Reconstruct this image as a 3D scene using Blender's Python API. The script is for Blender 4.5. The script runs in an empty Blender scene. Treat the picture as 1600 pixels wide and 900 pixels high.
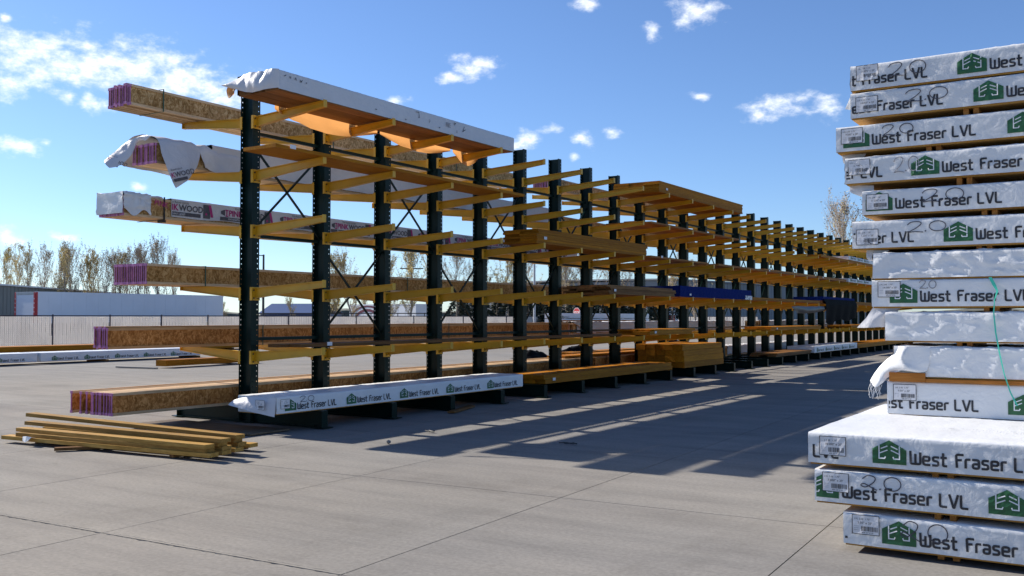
import bpy, bmesh, math, random
from mathutils import Vector, Matrix, noise
R = math.radians
S = bpy.context.scene
COL = S.collection
rnd = random.Random(7)

# ------------------------------------------------------------ camera, sky, sun, exposure
cam_d = bpy.data.cameras.new('camera')
cam = bpy.data.objects.new('camera', cam_d); COL.objects.link(cam)
cam_d.sensor_width = 36.0; cam_d.lens = 1500 / 1600 * 36.0
cam_d.clip_start = 0.1; cam_d.clip_end = 3000
cam.location = (0, 0, 1.566)
cam.rotation_euler = (math.pi / 2 + 0.0304, 0, 0.5689)
S.camera = cam

SUN_KX, SUN_KY = 1.66, 0.045          # ground shift of a shadow per metre of height
SUN_EL = math.atan(1 / math.hypot(SUN_KX, SUN_KY))
SUN_AZ = math.atan2(-SUN_KX, -SUN_KY)  # clockwise from +Y, where the sun stands
sun_d = bpy.data.lights.new('sun', 'SUN'); sun = bpy.data.objects.new('sun', sun_d); COL.objects.link(sun)
sun_d.energy = 5.0; sun_d.angle = R(0.53); sun_d.color = (1.0, 0.93, 0.83)
sun.rotation_euler = Vector((SUN_KX, SUN_KY, -1)).to_track_quat('-Z', 'Y').to_euler()

S.view_settings.view_transform = 'Standard'; S.view_settings.look = 'None'
S.view_settings.exposure = 0.8; S.view_settings.gamma = 1.0
SKY_STRENGTH = 0.070

CLOUDS = [(-1.01, .236, .055, .017), (-.955, .243, .05, .016), (-.905, .228, .045, .016), (-1.0518, 0.248, 0.024, 0.0112), (-1.0303, 0.2421, 0.0328, 0.0159), (-1.0539, 0.2137, 0.0159, 0.0102), (-0.992, 0.2522, 0.0169, 0.0069), (-0.9805, 0.2341, 0.0402, 0.0129), (-0.9432, 0.2352, 0.0235, 0.0107), (-0.9048, 0.2349, 0.0302, 0.0108), (-0.8714, 0.2239, 0.0278, 0.0134), (-0.8591, 0.2155, 0.0248, 0.0086), (-1.0452, 0.1579, 0.0139, 0.0058), (-1.0222, 0.1621, 0.0043, 0.0024), (-1.0031, 0.2073, 0.0061, 0.0047), (-0.9812, 0.2016, 0.0125, 0.0053), (-0.9875, 0.2069, 0.0045, 0.0047), (-0.6125, 0.2543, 0.0168, 0.0088), (-0.6279, 0.2453, 0.0147, 0.0057), (-0.6025, 0.2595, 0.0148, 0.005), (-0.3794, 0.3056, 0.0181, 0.0097), (-0.3905, 0.3001, 0.0104, 0.0073), (-0.3632, 0.3095, 0.0116, 0.0048), (-0.4896, 0.3173, 0.0107, 0.0055), (-0.2974, 0.2098, 0.021, 0.0075), (-0.3131, 0.2031, 0.0156, 0.0056), (-0.2787, 0.2155, 0.0123, 0.0055), (-0.2513, 0.207, 0.0121, 0.0086), (-1.0063, 0.0746, 0.0088, 0.0042), (-1.0534, 0.0711, 0.0095, 0.0071), (-0.5555, 0.1838, 0.0147, 0.0059), (-0.5649, 0.1786, 0.0107, 0.0046), (-0.53, 0.1935, 0.0094, 0.0039), (-0.494, 0.1833, 0.01, 0.0058), (-0.4588, 0.1886, 0.0099, 0.0039), (-0.6891, 0.2211, 0.0093, 0.0038), (-0.3735, 0.223, 0.0084, 0.0031), (-0.9408, 0.1268, 0.007, 0.0037), (-0.4233, 0.2893, 0.0066, 0.0062), (-1.0584, 0.2707, 0.0042, 0.0028), (-0.504, 0.1672, 0.004, 0.0039)]
_r = random.Random(3)
for _k in range(22):                 # the same scattered fair-weather clouds all round the horizon
    CLOUDS.append((-1.12 - _k * 0.2 + _r.uniform(-.05, .05), _r.uniform(.08, .34), _r.uniform(.012, .035), _r.uniform(.006, .014)))
CLOUDS = [(a if a > -math.pi else a + 2 * math.pi, e, ra, re) for a, e, ra, re in CLOUDS]

def build_world():
    w = bpy.data.worlds.new('World'); S.world = w; w.use_nodes = True
    nt = w.node_tree; nt.nodes.clear(); N = nt.nodes.new; L = nt.links.new
    def math_n(op, a, b=None, clamp=False):
        n = N('ShaderNodeMath'); n.operation = op; n.use_clamp = clamp
        for i, v in enumerate((a, b)):
            if v is None: continue
            if isinstance(v, (int, float)): n.inputs[i].default_value = v
            else: L(v, n.inputs[i])
        return n.outputs[0]
    out = N('ShaderNodeOutputWorld'); bg = N('ShaderNodeBackground'); L(bg.outputs[0], out.inputs[0])
    sky = N('ShaderNodeTexSky'); sky.sky_type = 'NISHITA'; sky.sun_disc = False
    sky.sun_elevation = SUN_EL; sky.sun_rotation = SUN_AZ
    sky.air_density = 1.0; sky.dust_density = 0.4; sky.ozone_density = 2.2; sky.altitude = 900
    tc = N('ShaderNodeTexCoord'); sp = N('ShaderNodeSeparateXYZ'); L(tc.outputs['Generated'], sp.inputs[0])
    az = math_n('ARCTAN2', sp.outputs[0], sp.outputs[1]); el = math_n('ARCSINE', sp.outputs[2])
    cb = N('ShaderNodeCombineXYZ'); L(az, cb.inputs[0]); L(el, cb.inputs[1])
    def fbm(scale, detail, rough, seed, yk=1.6):
        mp = N('ShaderNodeMapping'); mp.inputs['Scale'].default_value = (scale, scale * yk, 1); mp.inputs['Location'].default_value = (seed, seed * .7, seed)
        L(cb.outputs[0], mp.inputs[0])
        t = N('ShaderNodeTexNoise'); t.inputs['Scale'].default_value = 1; t.inputs['Detail'].default_value = detail; t.inputs['Roughness'].default_value = rough
        L(mp.outputs[0], t.inputs[0]); return t.outputs['Fac']
    n1 = fbm(48, 9, .58, 3.1)
    n2 = fbm(210, 6, .6, 9.3)
    best = None
    for a, e, ra, re in CLOUDS:
        s1 = N('ShaderNodeVectorMath'); s1.operation = 'SUBTRACT'; L(cb.outputs[0], s1.inputs[0]); s1.inputs[1].default_value = (a, e, 0)
        s2 = N('ShaderNodeVectorMath'); s2.operation = 'MULTIPLY'; L(s1.outputs[0], s2.inputs[0]); s2.inputs[1].default_value = (1 / (ra * 1.75), 1 / (re * 1.85), 0)
        s3 = N('ShaderNodeVectorMath'); s3.operation = 'LENGTH'; L(s2.outputs[0], s3.inputs[0])
        best = s3.outputs['Value'] if best is None else math_n('MINIMUM', best, s3.outputs['Value'])
    field = math_n('SUBTRACT', 1.0, best)
    d = math_n('ADD', field, math_n('MULTIPLY', math_n('SUBTRACT', n1, .50), 2.5))
    d = math_n('ADD', d, math_n('MULTIPLY', math_n('SUBTRACT', n2, .5), .3))
    d = math_n('MULTIPLY', d, 1.0, True)
    inside = math_n('GREATER_THAN', field, -1.2)
    d = math_n('MULTIPLY', d, inside)
    ss = N('ShaderNodeMapRange'); ss.interpolation_type = 'SMOOTHSTEP'; L(d, ss.inputs[0]); ss.inputs[1].default_value = 0.0; ss.inputs[2].default_value = 1.45
    fac = math_n('MULTIPLY', ss.outputs[0], .93)
    shade = N('ShaderNodeValToRGB'); L(n2, shade.inputs[0])
    shade.color_ramp.elements[0].position = .3; shade.color_ramp.elements[0].color = (9.2, 9.9, 10.6, 1)
    shade.color_ramp.elements[1].position = .62; shade.color_ramp.elements[1].color = (12.2, 12.2, 12.0, 1)
    mx = N('ShaderNodeMix'); mx.data_type = 'RGBA'
    tint = N('ShaderNodeMix'); tint.data_type = 'RGBA'; tint.blend_type = 'MULTIPLY'; tint.inputs[0].default_value = 1
    L(sky.outputs[0], tint.inputs[6]); tint.inputs[7].default_value = (.85, 1.02, 1.30, 1)
    L(fac, mx.inputs[0]); L(tint.outputs[2], mx.inputs[6]); L(shade.outputs[0], mx.inputs[7])
    L(mx.outputs[2], bg.inputs[0]); bg.inputs[1].default_value = SKY_STRENGTH
build_world()

# ------------------------------------------------------------ materials
def new_mat(name):
    m = bpy.data.materials.new(name); m.use_nodes = True
    nt = m.node_tree; b = nt.nodes['Principled BSDF']
    return m, nt, b
def lk(nt, a, b): nt.links.new(a, b)
def node(nt, t, **kw):
    n = nt.nodes.new(t)
    for k, v in kw.items(): setattr(n, k, v)
    return n
def coords(nt, world, scale, rot=None):
    mp = node(nt, 'ShaderNodeMapping'); mp.inputs['Scale'].default_value = scale
    if rot: mp.inputs['Rotation'].default_value = rot
    if world: lk(nt, node(nt, 'ShaderNodeNewGeometry').outputs['Position'], mp.inputs[0])
    else: lk(nt, node(nt, 'ShaderNodeTexCoord').outputs['Object'], mp.inputs[0])
    return mp.outputs[0]
def noise_t(nt, vec, scale, detail=5, rough=.55):
    t = node(nt, 'ShaderNodeTexNoise'); t.inputs['Scale'].default_value = scale; t.inputs['Detail'].default_value = detail; t.inputs['Roughness'].default_value = rough
    lk(nt, vec, t.inputs[0]); return t.outputs['Fac']
def ramp(nt, fac, stops):
    r = node(nt, 'ShaderNodeValToRGB'); e = r.color_ramp.elements
    while len(e) < len(stops): e.new(.5)
    for k, (p, c) in enumerate(stops): e[k].position = p; e[k].color = (*c, 1)
    lk(nt, fac, r.inputs[0]); return r.outputs[0]
def mixc(nt, fac, a, b, blend='MIX'):
    m = node(nt, 'ShaderNodeMix', data_type='RGBA', blend_type=blend)
    for i, v in ((0, fac), (6, a), (7, b)):
        if isinstance(v, (int, float)): m.inputs[i].default_value = v
        elif isinstance(v, tuple): m.inputs[i].default_value = (*v, 1)
        else: lk(nt, v, m.inputs[i])
    return m.outputs[2]
def bump(nt, b, h, strength, dist=.01):
    n = node(nt, 'ShaderNodeBump'); n.inputs['Strength'].default_value = strength; n.inputs['Distance'].default_value = dist
    lk(nt, h, n.inputs['Height']); lk(nt, n.outputs[0], b.inputs['Normal'])

def plain(name, c, rough=.6, metal=0, vary=.12, scale=4, dirt=None, bmp=0):
    m, nt, b = new_mat(name)
    v = coords(nt, True, (1, 1, 1)); n = noise_t(nt, v, scale)
    lo = tuple(x * (1 - vary) for x in c); hi = tuple(min(1, x * (1 + vary)) for x in c)
    col = ramp(nt, n, [(.3, lo), (.7, hi)])
    if dirt:
        n2 = noise_t(nt, v, 11, 7, .7)
        f = node(nt, 'ShaderNodeMapRange'); lk(nt, n2, f.inputs[0]); f.inputs[1].default_value = .56; f.inputs[2].default_value = .74
        f.inputs[4].default_value = dirt[3] if len(dirt) > 3 else .6
        col = mixc(nt, f.outputs[0], col, tuple(dirt[:3]))
    lk(nt, col, b.inputs['Base Color']); b.inputs['Roughness'].default_value = rough; b.inputs['Metallic'].default_value = metal
    if bmp: bump(nt, b, noise_t(nt, v, 60, 4), bmp, .004)
    return m

def wood(name, c1, c2, c3, axis='Y', fine=1.0, rough=.62):
    """grain along one local axis; tone differs from board to board"""
    m, nt, b = new_mat(name)
    k = {'X': (.5, 9, 9), 'Y': (9, .5, 9), 'Z': (9, 9, .5)}[axis]
    v0 = node(nt, 'ShaderNodeNewGeometry').outputs['Position']
    oi = node(nt, 'ShaderNodeObjectInfo')
    ad = node(nt, 'ShaderNodeVectorMath', operation='SCALE'); lk(nt, v0, ad.inputs[0]); ad.inputs['Scale'].default_value = 1
    sh = node(nt, 'ShaderNodeVectorMath', operation='ADD'); lk(nt, ad.outputs[0], sh.inputs[0])
    cb = node(nt, 'ShaderNodeCombineXYZ'); mu = node(nt, 'ShaderNodeMath', operation='MULTIPLY'); lk(nt, oi.outputs['Random'], mu.inputs[0]); mu.inputs[1].default_value = 37
    for i in range(3): lk(nt, mu.outputs[0], cb.inputs[i])
    lk(nt, cb.outputs[0], sh.inputs[1])
    mp = node(nt, 'ShaderNodeMapping'); mp.inputs['Scale'].default_value = tuple(x * fine for x in k); lk(nt, sh.outputs[0], mp.inputs[0])
    n = noise_t(nt, mp.outputs[0], 2.2, 6, .6)
    mp2 = node(nt, 'ShaderNodeMapping'); mp2.inputs['Scale'].default_value = tuple(x * fine * 4 for x in k); lk(nt, sh.outputs[0], mp2.inputs[0])
    n2 = noise_t(nt, mp2.outputs[0], 2.5, 4, .6)
    col = ramp(nt, n, [(.28, c1), (.5, c2), (.74, c3)])
    dk = ramp(nt, n2, [(.35, (.72, .68, .62)), (.6, (1.05, 1.05, 1.05))])
    col = mixc(nt, .8, col, dk, 'MULTIPLY')
    tone = ramp(nt, oi.outputs['Random'], [(0, (.70, .67, .63)), (1, (1.2, 1.17, 1.10))])
    col = mixc(nt, 1.0, col, tone, 'MULTIPLY')
    lk(nt, col, b.inputs['Base Color']); b.inputs['Roughness'].default_value = rough; b.inputs['Specular IOR Level'].default_value = .12
    bump(nt, b, n2, .25, .003)
    return m

def osb(name, k=(1, 1, 1)):
    m, nt, b = new_mat(name)
    v = coords(nt, True, (1, 1, 1))
    nz = node(nt, 'ShaderNodeTexNoise'); nz.inputs['Scale'].default_value = 9; lk(nt, v, nz.inputs[0])
    ad = node(nt, 'ShaderNodeVectorMath', operation='MULTIPLY_ADD'); lk(nt, nz.outputs['Color'], ad.inputs[0]); ad.inputs[1].default_value = (.16, .16, .16); lk(nt, v, ad.inputs[2])
    cols = []
    for r, sc in (((.45, 0, 0), (16, 52, 15)), ((-.5, 0, 0), (16, 46, 17)), ((.1, 0, 0), (20, 26, 34))):
        mp = node(nt, 'ShaderNodeMapping'); mp.inputs['Rotation'].default_value = r; mp.inputs['Scale'].default_value = sc; lk(nt, ad.outputs[0], mp.inputs[0])
        vo = node(nt, 'ShaderNodeTexVoronoi'); vo.inputs['Scale'].default_value = 1; lk(nt, mp.outputs[0], vo.inputs[0])
        cols.append(vo.outputs['Color'])
    c = mixc(nt, .5, cols[0], cols[1]); c = mixc(nt, .34, c, cols[2])
    g = node(nt, 'ShaderNodeSeparateXYZ'); lk(nt, c, g.inputs[0])
    col = ramp(nt, g.outputs[0], [(p, tuple(a * b for a, b in zip(c, k))) for p, c in [(.22, (.30, .16, .05)), (.46, (.47, .275, .105)), (.6, (.58, .365, .155)), (.82, (.72, .50, .25))]])
    big = ramp(nt, noise_t(nt, v, 1.3, 3), [(.3, (.8, .78, .75)), (.7, (1.1, 1.1, 1.1))])
    col = mixc(nt, 1.0, col, big, 'MULTIPLY')
    lk(nt, col, b.inputs['Base Color']); b.inputs['Roughness'].default_value = .7; b.inputs['Specular IOR Level'].default_value = .15
    bump(nt, b, g.outputs[1], .3, .003)
    return m

def wrap_mat(name, c, crease=.5, dark_back=None, trans=0, stain=None, scale=1.0):
    m, nt, b = new_mat(name)
    v = coords(nt, True, (scale, scale, scale))
    nz = node(nt, 'ShaderNodeTexNoise'); nz.inputs['Scale'].default_value = 5; nz.inputs['Detail'].default_value = 3; lk(nt, v, nz.inputs[0])
    ad = node(nt, 'ShaderNodeVectorMath', operation='MULTIPLY_ADD'); lk(nt, nz.outputs['Color'], ad.inputs[0]); ad.inputs[1].default_value = (.22, .22, .22); lk(nt, v, ad.inputs[2])
    vo = node(nt, 'ShaderNodeTexVoronoi', feature='DISTANCE_TO_EDGE'); vo.inputs['Scale'].default_value = 13; lk(nt, ad.outputs[0], vo.inputs[0])
    n = noise_t(nt, ad.outputs[0], 34, 5, .6)
    sm = node(nt, 'ShaderNodeMapRange'); lk(nt, vo.outputs['Distance'], sm.inputs[0]); sm.inputs[2].default_value = .35
    h = node(nt, 'ShaderNodeMath', operation='MULTIPLY_ADD'); lk(nt, sm.outputs[0], h.inputs[0]); h.inputs[1].default_value = .55; lk(nt, n, h.inputs[2])
    bump(nt, b, h.outputs[0], crease, .008)
    col = ramp(nt, noise_t(nt, v, 2.2, 6, .65), [(.3, tuple(x * .9 for x in c)), (.65, c)])
    if stain:
        f = node(nt, 'ShaderNodeMapRange'); lk(nt, noise_t(nt, coords(nt, True, (1, 1, 1)), 7, 7, .75), f.inputs[0]); f.inputs[1].default_value = .64; f.inputs[2].default_value = .72; f.inputs[4].default_value = .55
        col = mixc(nt, f.outputs[0], col, stain)
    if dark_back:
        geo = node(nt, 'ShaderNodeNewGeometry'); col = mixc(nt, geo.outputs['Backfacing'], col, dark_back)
    lk(nt, col, b.inputs['Base Color']); b.inputs['Roughness'].default_value = .42 if c[0] > .1 else .7
    if c[0] <= .1: b.inputs['Specular IOR Level'].default_value = .04
    if trans:
        t = node(nt, 'ShaderNodeBsdfTranslucent'); lk(nt, col, t.inputs[0]); mx = node(nt, 'ShaderNodeMixShader'); mx.inputs[0].default_value = trans
        lk(nt, b.outputs[0], mx.inputs[1]); lk(nt, t.outputs[0], mx.inputs[2]); lk(nt, mx.outputs[0], nt.nodes['Material Output'].inputs[0])
    return m

def concrete(name, filler=False):
    m, nt, b = new_mat(name)
    v = coords(nt, True, (1, 1, 1))
    n1 = noise_t(nt, v, .22, 6, .6); n2 = noise_t(nt, coords(nt, True, (.35, 2.6, 1), (0, 0, .04)), 1.0, 8, .68); n3 = noise_t(nt, v, 30, 5, .7)
    base = ramp(nt, n1, [(.32, (.204, .195, .182)), (.5, (.220, .210, .196)), (.68, (.238, .227, .212))])
    st = ramp(nt, n2, [(.3, (.79, .79, .80)), (.5, (1, 1, 1)), (.68, (1.13, 1.125, 1.11))])
    col = mixc(nt, .9, base, st, 'MULTIPLY')
    fi = ramp(nt, n3, [(.3, (.82, .82, .82)), (.7, (1.14, 1.14, 1.14))])
    col = mixc(nt, 1.0, col, fi, 'MULTIPLY')
    oi = node(nt, 'ShaderNodeObjectInfo'); tone = ramp(nt, oi.outputs['Random'], [(0, (.95, .95, .955)), (1, (1.04, 1.04, 1.03))])
    col = mixc(nt, 1.0, col, tone, 'MULTIPLY')
    sp = ramp(nt, noise_t(nt, v, 1.6, 8, .75), [(.27, (.62, .60, .58)), (.36, (1, 1, 1))])
    col = mixc(nt, .75, col, sp, 'MULTIPLY')
    warm = ramp(nt, noise_t(nt, v, .13, 4, .5), [(.36, (.98, .99, 1.0)), (.62, (1.05, 1.01, .955))])     # buff and grey pours
    col = mixc(nt, 1.0, col, warm, 'MULTIPLY')
    blot = ramp(nt, noise_t(nt, v, .75, 7, .68), [(.30, (.84, .83, .82)), (.44, (1, 1, 1)), (.66, (1.08, 1.075, 1.07))])
    col = mixc(nt, .9, col, blot, 'MULTIPLY')
    wv = node(nt, 'ShaderNodeTexWave', wave_type='BANDS', bands_direction='X'); wv.inputs['Scale'].default_value = .17; wv.inputs['Distortion'].default_value = 5; wv.inputs['Detail'].default_value = 2; wv.inputs['Detail Scale'].default_value = .35
    lk(nt, coords(nt, True, (1, .22, 1), (0, 0, .5)), wv.inputs[0])                                      # tyre tracks
    tm = ramp(nt, wv.outputs['Fac'], [(.90, (1, 1, 1)), (.97, (.87, .865, .86)), (1.0, (.93, .93, .93))])
    tn = ramp(nt, noise_t(nt, v, 3.0, 5, .7), [(.4, (0, 0, 0)), (.65, (1, 1, 1))])
    col = mixc(nt, tn, col, mixc(nt, 1.0, col, tm, 'MULTIPLY'))
    lk(nt, col, b.inputs['Base Color']); b.inputs['Roughness'].default_value = .82; b.inputs['Specular IOR Level'].default_value = .06
    bump(nt, b, noise_t(nt, coords(nt, True, (8, 60, 8)), 2, 4, .6), .18, .004)
    return m

M = {}
M['concrete'] = concrete('concrete')
M['joint'] = plain('joint_filler', (.055, .052, .047), .95)
M['green'] = plain('dark_green_paint', (.0032, .0150, .0125), .30, 0, .15, 3, (.015, .015, .013, .2)); M['green'].node_tree.nodes['Principled BSDF'].inputs['Specular IOR Level'].default_value = .13
M['hole'] = M['green']
M['yellow'] = plain('yellow_paint', (.60, .325, .010), .45, 0, .08, 3, (.33, .19, .02, .35))
M['bolt'] = plain('zinc_bolt', (.12, .09, .05), .45, .6)
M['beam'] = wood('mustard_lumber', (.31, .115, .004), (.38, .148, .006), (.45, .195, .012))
M['beam_x'] = wood('mustard_lumber_crosswise', (.31, .115, .004), (.38, .148, .006), (.45, .195, .012), 'X')
M['lvl'] = wood('laminated_veneer', (.29, .115, .026), (.39, .165, .04), (.47, .22, .06))
M['lvl_x'] = wood('laminated_veneer_crosswise', (.34, .17, .035), (.44, .235, .055), (.52, .30, .085), 'X')
M['ply'] = wood('shade_toned_plywood', (.10, .075, .05), (.14, .11, .08), (.18, .145, .11), 'X')  # dark brown carries the shade lying on the sheet
M['amberwood'] = wood('orange_wood', (.40, .15, .03), (.50, .20, .045), (.56, .26, .07), 'X')
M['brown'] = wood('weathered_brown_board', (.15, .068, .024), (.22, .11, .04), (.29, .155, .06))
M['pale'] = wood('fresh_sawn_board', (.30, .165, .035), (.42, .25, .065), (.52, .335, .11), 'X')
M['flange'] = wood('joist_flange', (.50, .34, .19), (.60, .44, .28), (.68, .53, .37))
M['osb'] = osb('strand_board'); M['osb_red'] = osb('reddish_strand_board', (.86, .60, .40)); M['osb_mid'] = osb('brownish_strand_board', (.90, .80, .66))  # strand board in three tones: standard, redder, slightly browner
M['flange_red'] = wood('reddish_joist_flange', (.42, .22, .09), (.52, .31, .15), (.62, .42, .24))
M['pink'] = plain('pink_end_paint', (.44, .17, .35), .75, 0, .2, 12, (.60, .40, .54, .5))
M['wrap'] = wrap_mat('white_lumber_wrap', (.71, .72, .73), .24)
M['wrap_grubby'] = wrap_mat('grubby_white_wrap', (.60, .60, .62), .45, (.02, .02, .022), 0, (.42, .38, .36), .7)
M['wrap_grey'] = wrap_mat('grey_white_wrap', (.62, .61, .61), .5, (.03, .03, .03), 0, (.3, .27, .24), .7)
M['wrap_amber'] = wrap_mat('amber_wrap_lining', (.62, .30, .10), .4, None, .6)
M['tarp'] = wrap_mat('blue_tarp', (.003, .016, .125), .6, None, 0)
M['tarp_black'] = wrap_mat('black_tarp', (.002, .0022, .0026), .6)
M['ink'] = plain('black_print', (.022, .022, .028), .5, 0, .3, 40)
M['ink_fade'] = plain('worn_grey_print', (.24, .24, .26), .5, 0, .3, 40)
M['marker'] = plain('marker_ink', (.05, .05, .07), .5)
M['logo'] = plain('green_print', (.016, .105, .035), .45, 0, .25, 25)
M['print_white'] = plain('white_print', (.72, .73, .75), .45)
M['pinkprint'] = plain('magenta_print', (.42, .015, .16), .5, 0, .15, 20)
M['maroon'] = plain('maroon_print', (.10, .008, .035), .5)
M['greyprint'] = plain('charcoal_print', (.075, .07, .08), .5, 0, .2, 20)
M['paper'] = plain('paper_label', (.70, .69, .70), .5, 0, .08, 20)
M['teal'] = plain('teal_ribbon', (.05, .50, .36), .5)
M['strapgreen'] = plain('green_strap', (.015, .07, .035), .4)
M['strapblack'] = plain('black_strap', (.012, .012, .012), .4)
M['slat'] = plain('privacy_slat', (.66, .64, .62), .6, 0, .06, .7, (.62, .60, .56, .4))
def let_through(m, amount):
    nt = m.node_tree; b = nt.nodes['Principled BSDF']; t = nt.nodes.new('ShaderNodeBsdfTranslucent'); mx = nt.nodes.new('ShaderNodeMixShader'); mx.inputs[0].default_value = amount
    src = b.inputs['Base Color'].links[0].from_socket
    lk(nt, src, t.inputs[0]); lk(nt, b.outputs[0], mx.inputs[1]); lk(nt, t.outputs[0], mx.inputs[2]); lk(nt, mx.outputs[0], nt.nodes['Material Output'].inputs[0])
let_through(M['slat'], .55)
M['post'] = plain('fence_post_paint', (.045, .04, .055), .5)
M['trailer'] = plain('trailer_white', (.66, .70, .76), .35, 0, .04, .5)
M['trailer_trim'] = plain('trailer_trim', (.25, .26, .28), .4, .6)
M['red'] = plain('red_paint', (.42, .02, .025), .45)
M['roofgrey'] = plain('metal_wall_grey', (.20, .205, .19), .5, .2, .06, .3)
M['roofwhite'] = plain('roof_trim_white', (.72, .72, .70), .5)
M['bluewall'] = plain('blue_metal_roof', (.045, .075, .17), .5, .1)
M['bldgrey'] = plain('grey_building_wall', (.17, .19, .21), .6, 0, .06, .2)
M['dark'] = plain('near_black', (.015, .015, .015), .6)
M['rubber'] = plain('tyre_rubber', (.02, .02, .02), .85)
M['bark'] = plain('poplar_bark', (.33, .28, .23), .9, 0, .3, 3)
M['leaf_y'] = plain('yellowing_leaf', (.56, .43, .13), .7, 0, .45, .8)
M['leaf_o'] = plain('olive_leaf', (.42, .36, .15), .7, 0, .45, .8)
M['leaf_b'] = plain('russet_bud', (.32, .22, .14), .8, 0, .35, .8)
M['needle'] = plain('dark_needle', (.030, .042, .026), .8, 0, .4, 1.2)
M['poleg'] = plain('galvanised_pole', (.35, .37, .40), .5, .3)
M['polek'] = plain('dark_pole', (.03, .03, .032), .5)
M['stone'] = plain('stone_grey', (.2, .19, .18), .9)
M['field'] = plain('dry_grass_field', (.17, .15, .075), .95, 0, .3, .05)

# ------------------------------------------------------------ mesh helpers
class MB:
    def __init__(s): s.v = []; s.f = []; s.m = []
    def add(s, vs, fs, mi=0):
        b = len(s.v); s.v += [tuple(p) for p in vs]
        for f in fs: s.f.append(tuple(b + i for i in f)); s.m.append(mi)
        return s
    def box(s, x0, x1, y0, y1, z0, z1, mi=0):
        vs = [(x, y, z) for z in (z0, z1) for y in (y0, y1) for x in (x0, x1)]
        return s.add(vs, [(0, 2, 3, 1), (4, 5, 7, 6), (0, 1, 5, 4), (2, 6, 7, 3), (0, 4, 6, 2), (1, 3, 7, 5)], mi)
    def bar(s, a, b, w, h, mi=0, up=(0, 0, 1)):
        a = Vector(a); b = Vector(b); d = (b - a).normalized(); u = Vector(up)
        if abs(d.dot(u)) > .98: u = Vector((1, 0, 0))
        r = d.cross(u).normalized() * w / 2; t = r.cross(d).normalized() * h / 2
        vs = [p + q for p in (a, b) for q in (-r - t, r - t, r + t, -r + t)]
        return s.add(vs, [(0, 1, 2, 3), (7, 6, 5, 4), (0, 4, 5, 1), (1, 5, 6, 2), (2, 6, 7, 3), (3, 7, 4, 0)], mi)
    def tube(s, pts, rad, n=6, mi=0, cap=True):
        pts = [Vector(p) for p in pts]; rad = rad if isinstance(rad, (list, tuple)) else [rad] * len(pts)
        b = len(s.v)
        for i, p in enumerate(pts):
            d = (pts[min(i + 1, len(pts) - 1)] - pts[max(i - 1, 0)]).normalized()
            u = Vector((0, 0, 1)) if abs(d.z) < .9 else Vector((1, 0, 0))
            r = d.cross(u).normalized(); t = r.cross(d)
            for k in range(n):
                a = 2 * math.pi * k / n; s.v.append(tuple(p + (r * math.cos(a) + t * math.sin(a)) * rad[i]))
        for i in range(len(pts) - 1):
            for k in range(n):
                s.f.append((b + i * n + k, b + i * n + (k + 1) % n, b + (i + 1) * n + (k + 1) % n, b + (i + 1) * n + k)); s.m.append(mi)
        if cap:
            s.f.append(tuple(b + k for k in range(n))[::-1]); s.m.append(mi)
            e = b + (len(pts) - 1) * n; s.f.append(tuple(e + k for k in range(n))); s.m.append(mi)
        return s
    def grid(s, P, mi=0):
        r = len(P); c = len(P[0]); b = len(s.v)
        for row in P: s.v += [tuple(p) for p in row]
        for i in range(r - 1):
            for j in range(c - 1):
                s.f.append((b + i * c + j, b + i * c + j + 1, b + (i + 1) * c + j + 1, b + (i + 1) * c + j)); s.m.append(mi)
        return s
    def mesh(s, name, mats, smooth=False):
        me = bpy.data.meshes.new(name); me.from_pydata(s.v, [], s.f); 
        for m in mats: me.materials.append(m)
        me.polygons.foreach_set('material_index', s.m)
        if smooth: me.polygons.foreach_set('use_smooth', [True] * len(s.f))
        me.update(); return me
    def build(s, name, mats, parent=None, smooth=False, loc=None, rz=0):
        if not isinstance(mats, (list, tuple)): mats = [mats]
        return put(name, s.mesh(name, mats, smooth), parent, loc, rz)
def put(name, me, parent=None, loc=None, rz=0):
    o = bpy.data.objects.new(name, me); COL.objects.link(o)
    if parent is not None: o.parent = parent
    if loc is not None: o.location = loc
    if rz: o.rotation_euler = (0, 0, rz)
    return o
def tag(o, label=None, cat=None, group=None, kind=None):
    if label: o['label'] = label
    if cat: o['category'] = cat
    if group: o['group'] = group
    if kind: o['kind'] = kind
    return o
def thing(name, label, cat, loc=(0, 0, 0), rz=0, group=None):
    o = put(name, None, None, loc, rz); return tag(o, label, cat, group)
def copy_tree(o, parent=None, loc=None):
    c = o.copy(); COL.objects.link(c)
    if parent is not None: c.parent = parent
    if loc is not None: c.location = loc
    for ch in list(o.children): copy_tree(ch, c)
    return c
_cache = {}
def cached(key, fn):
    if key not in _cache: _cache[key] = fn()
    return _cache[key]

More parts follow.
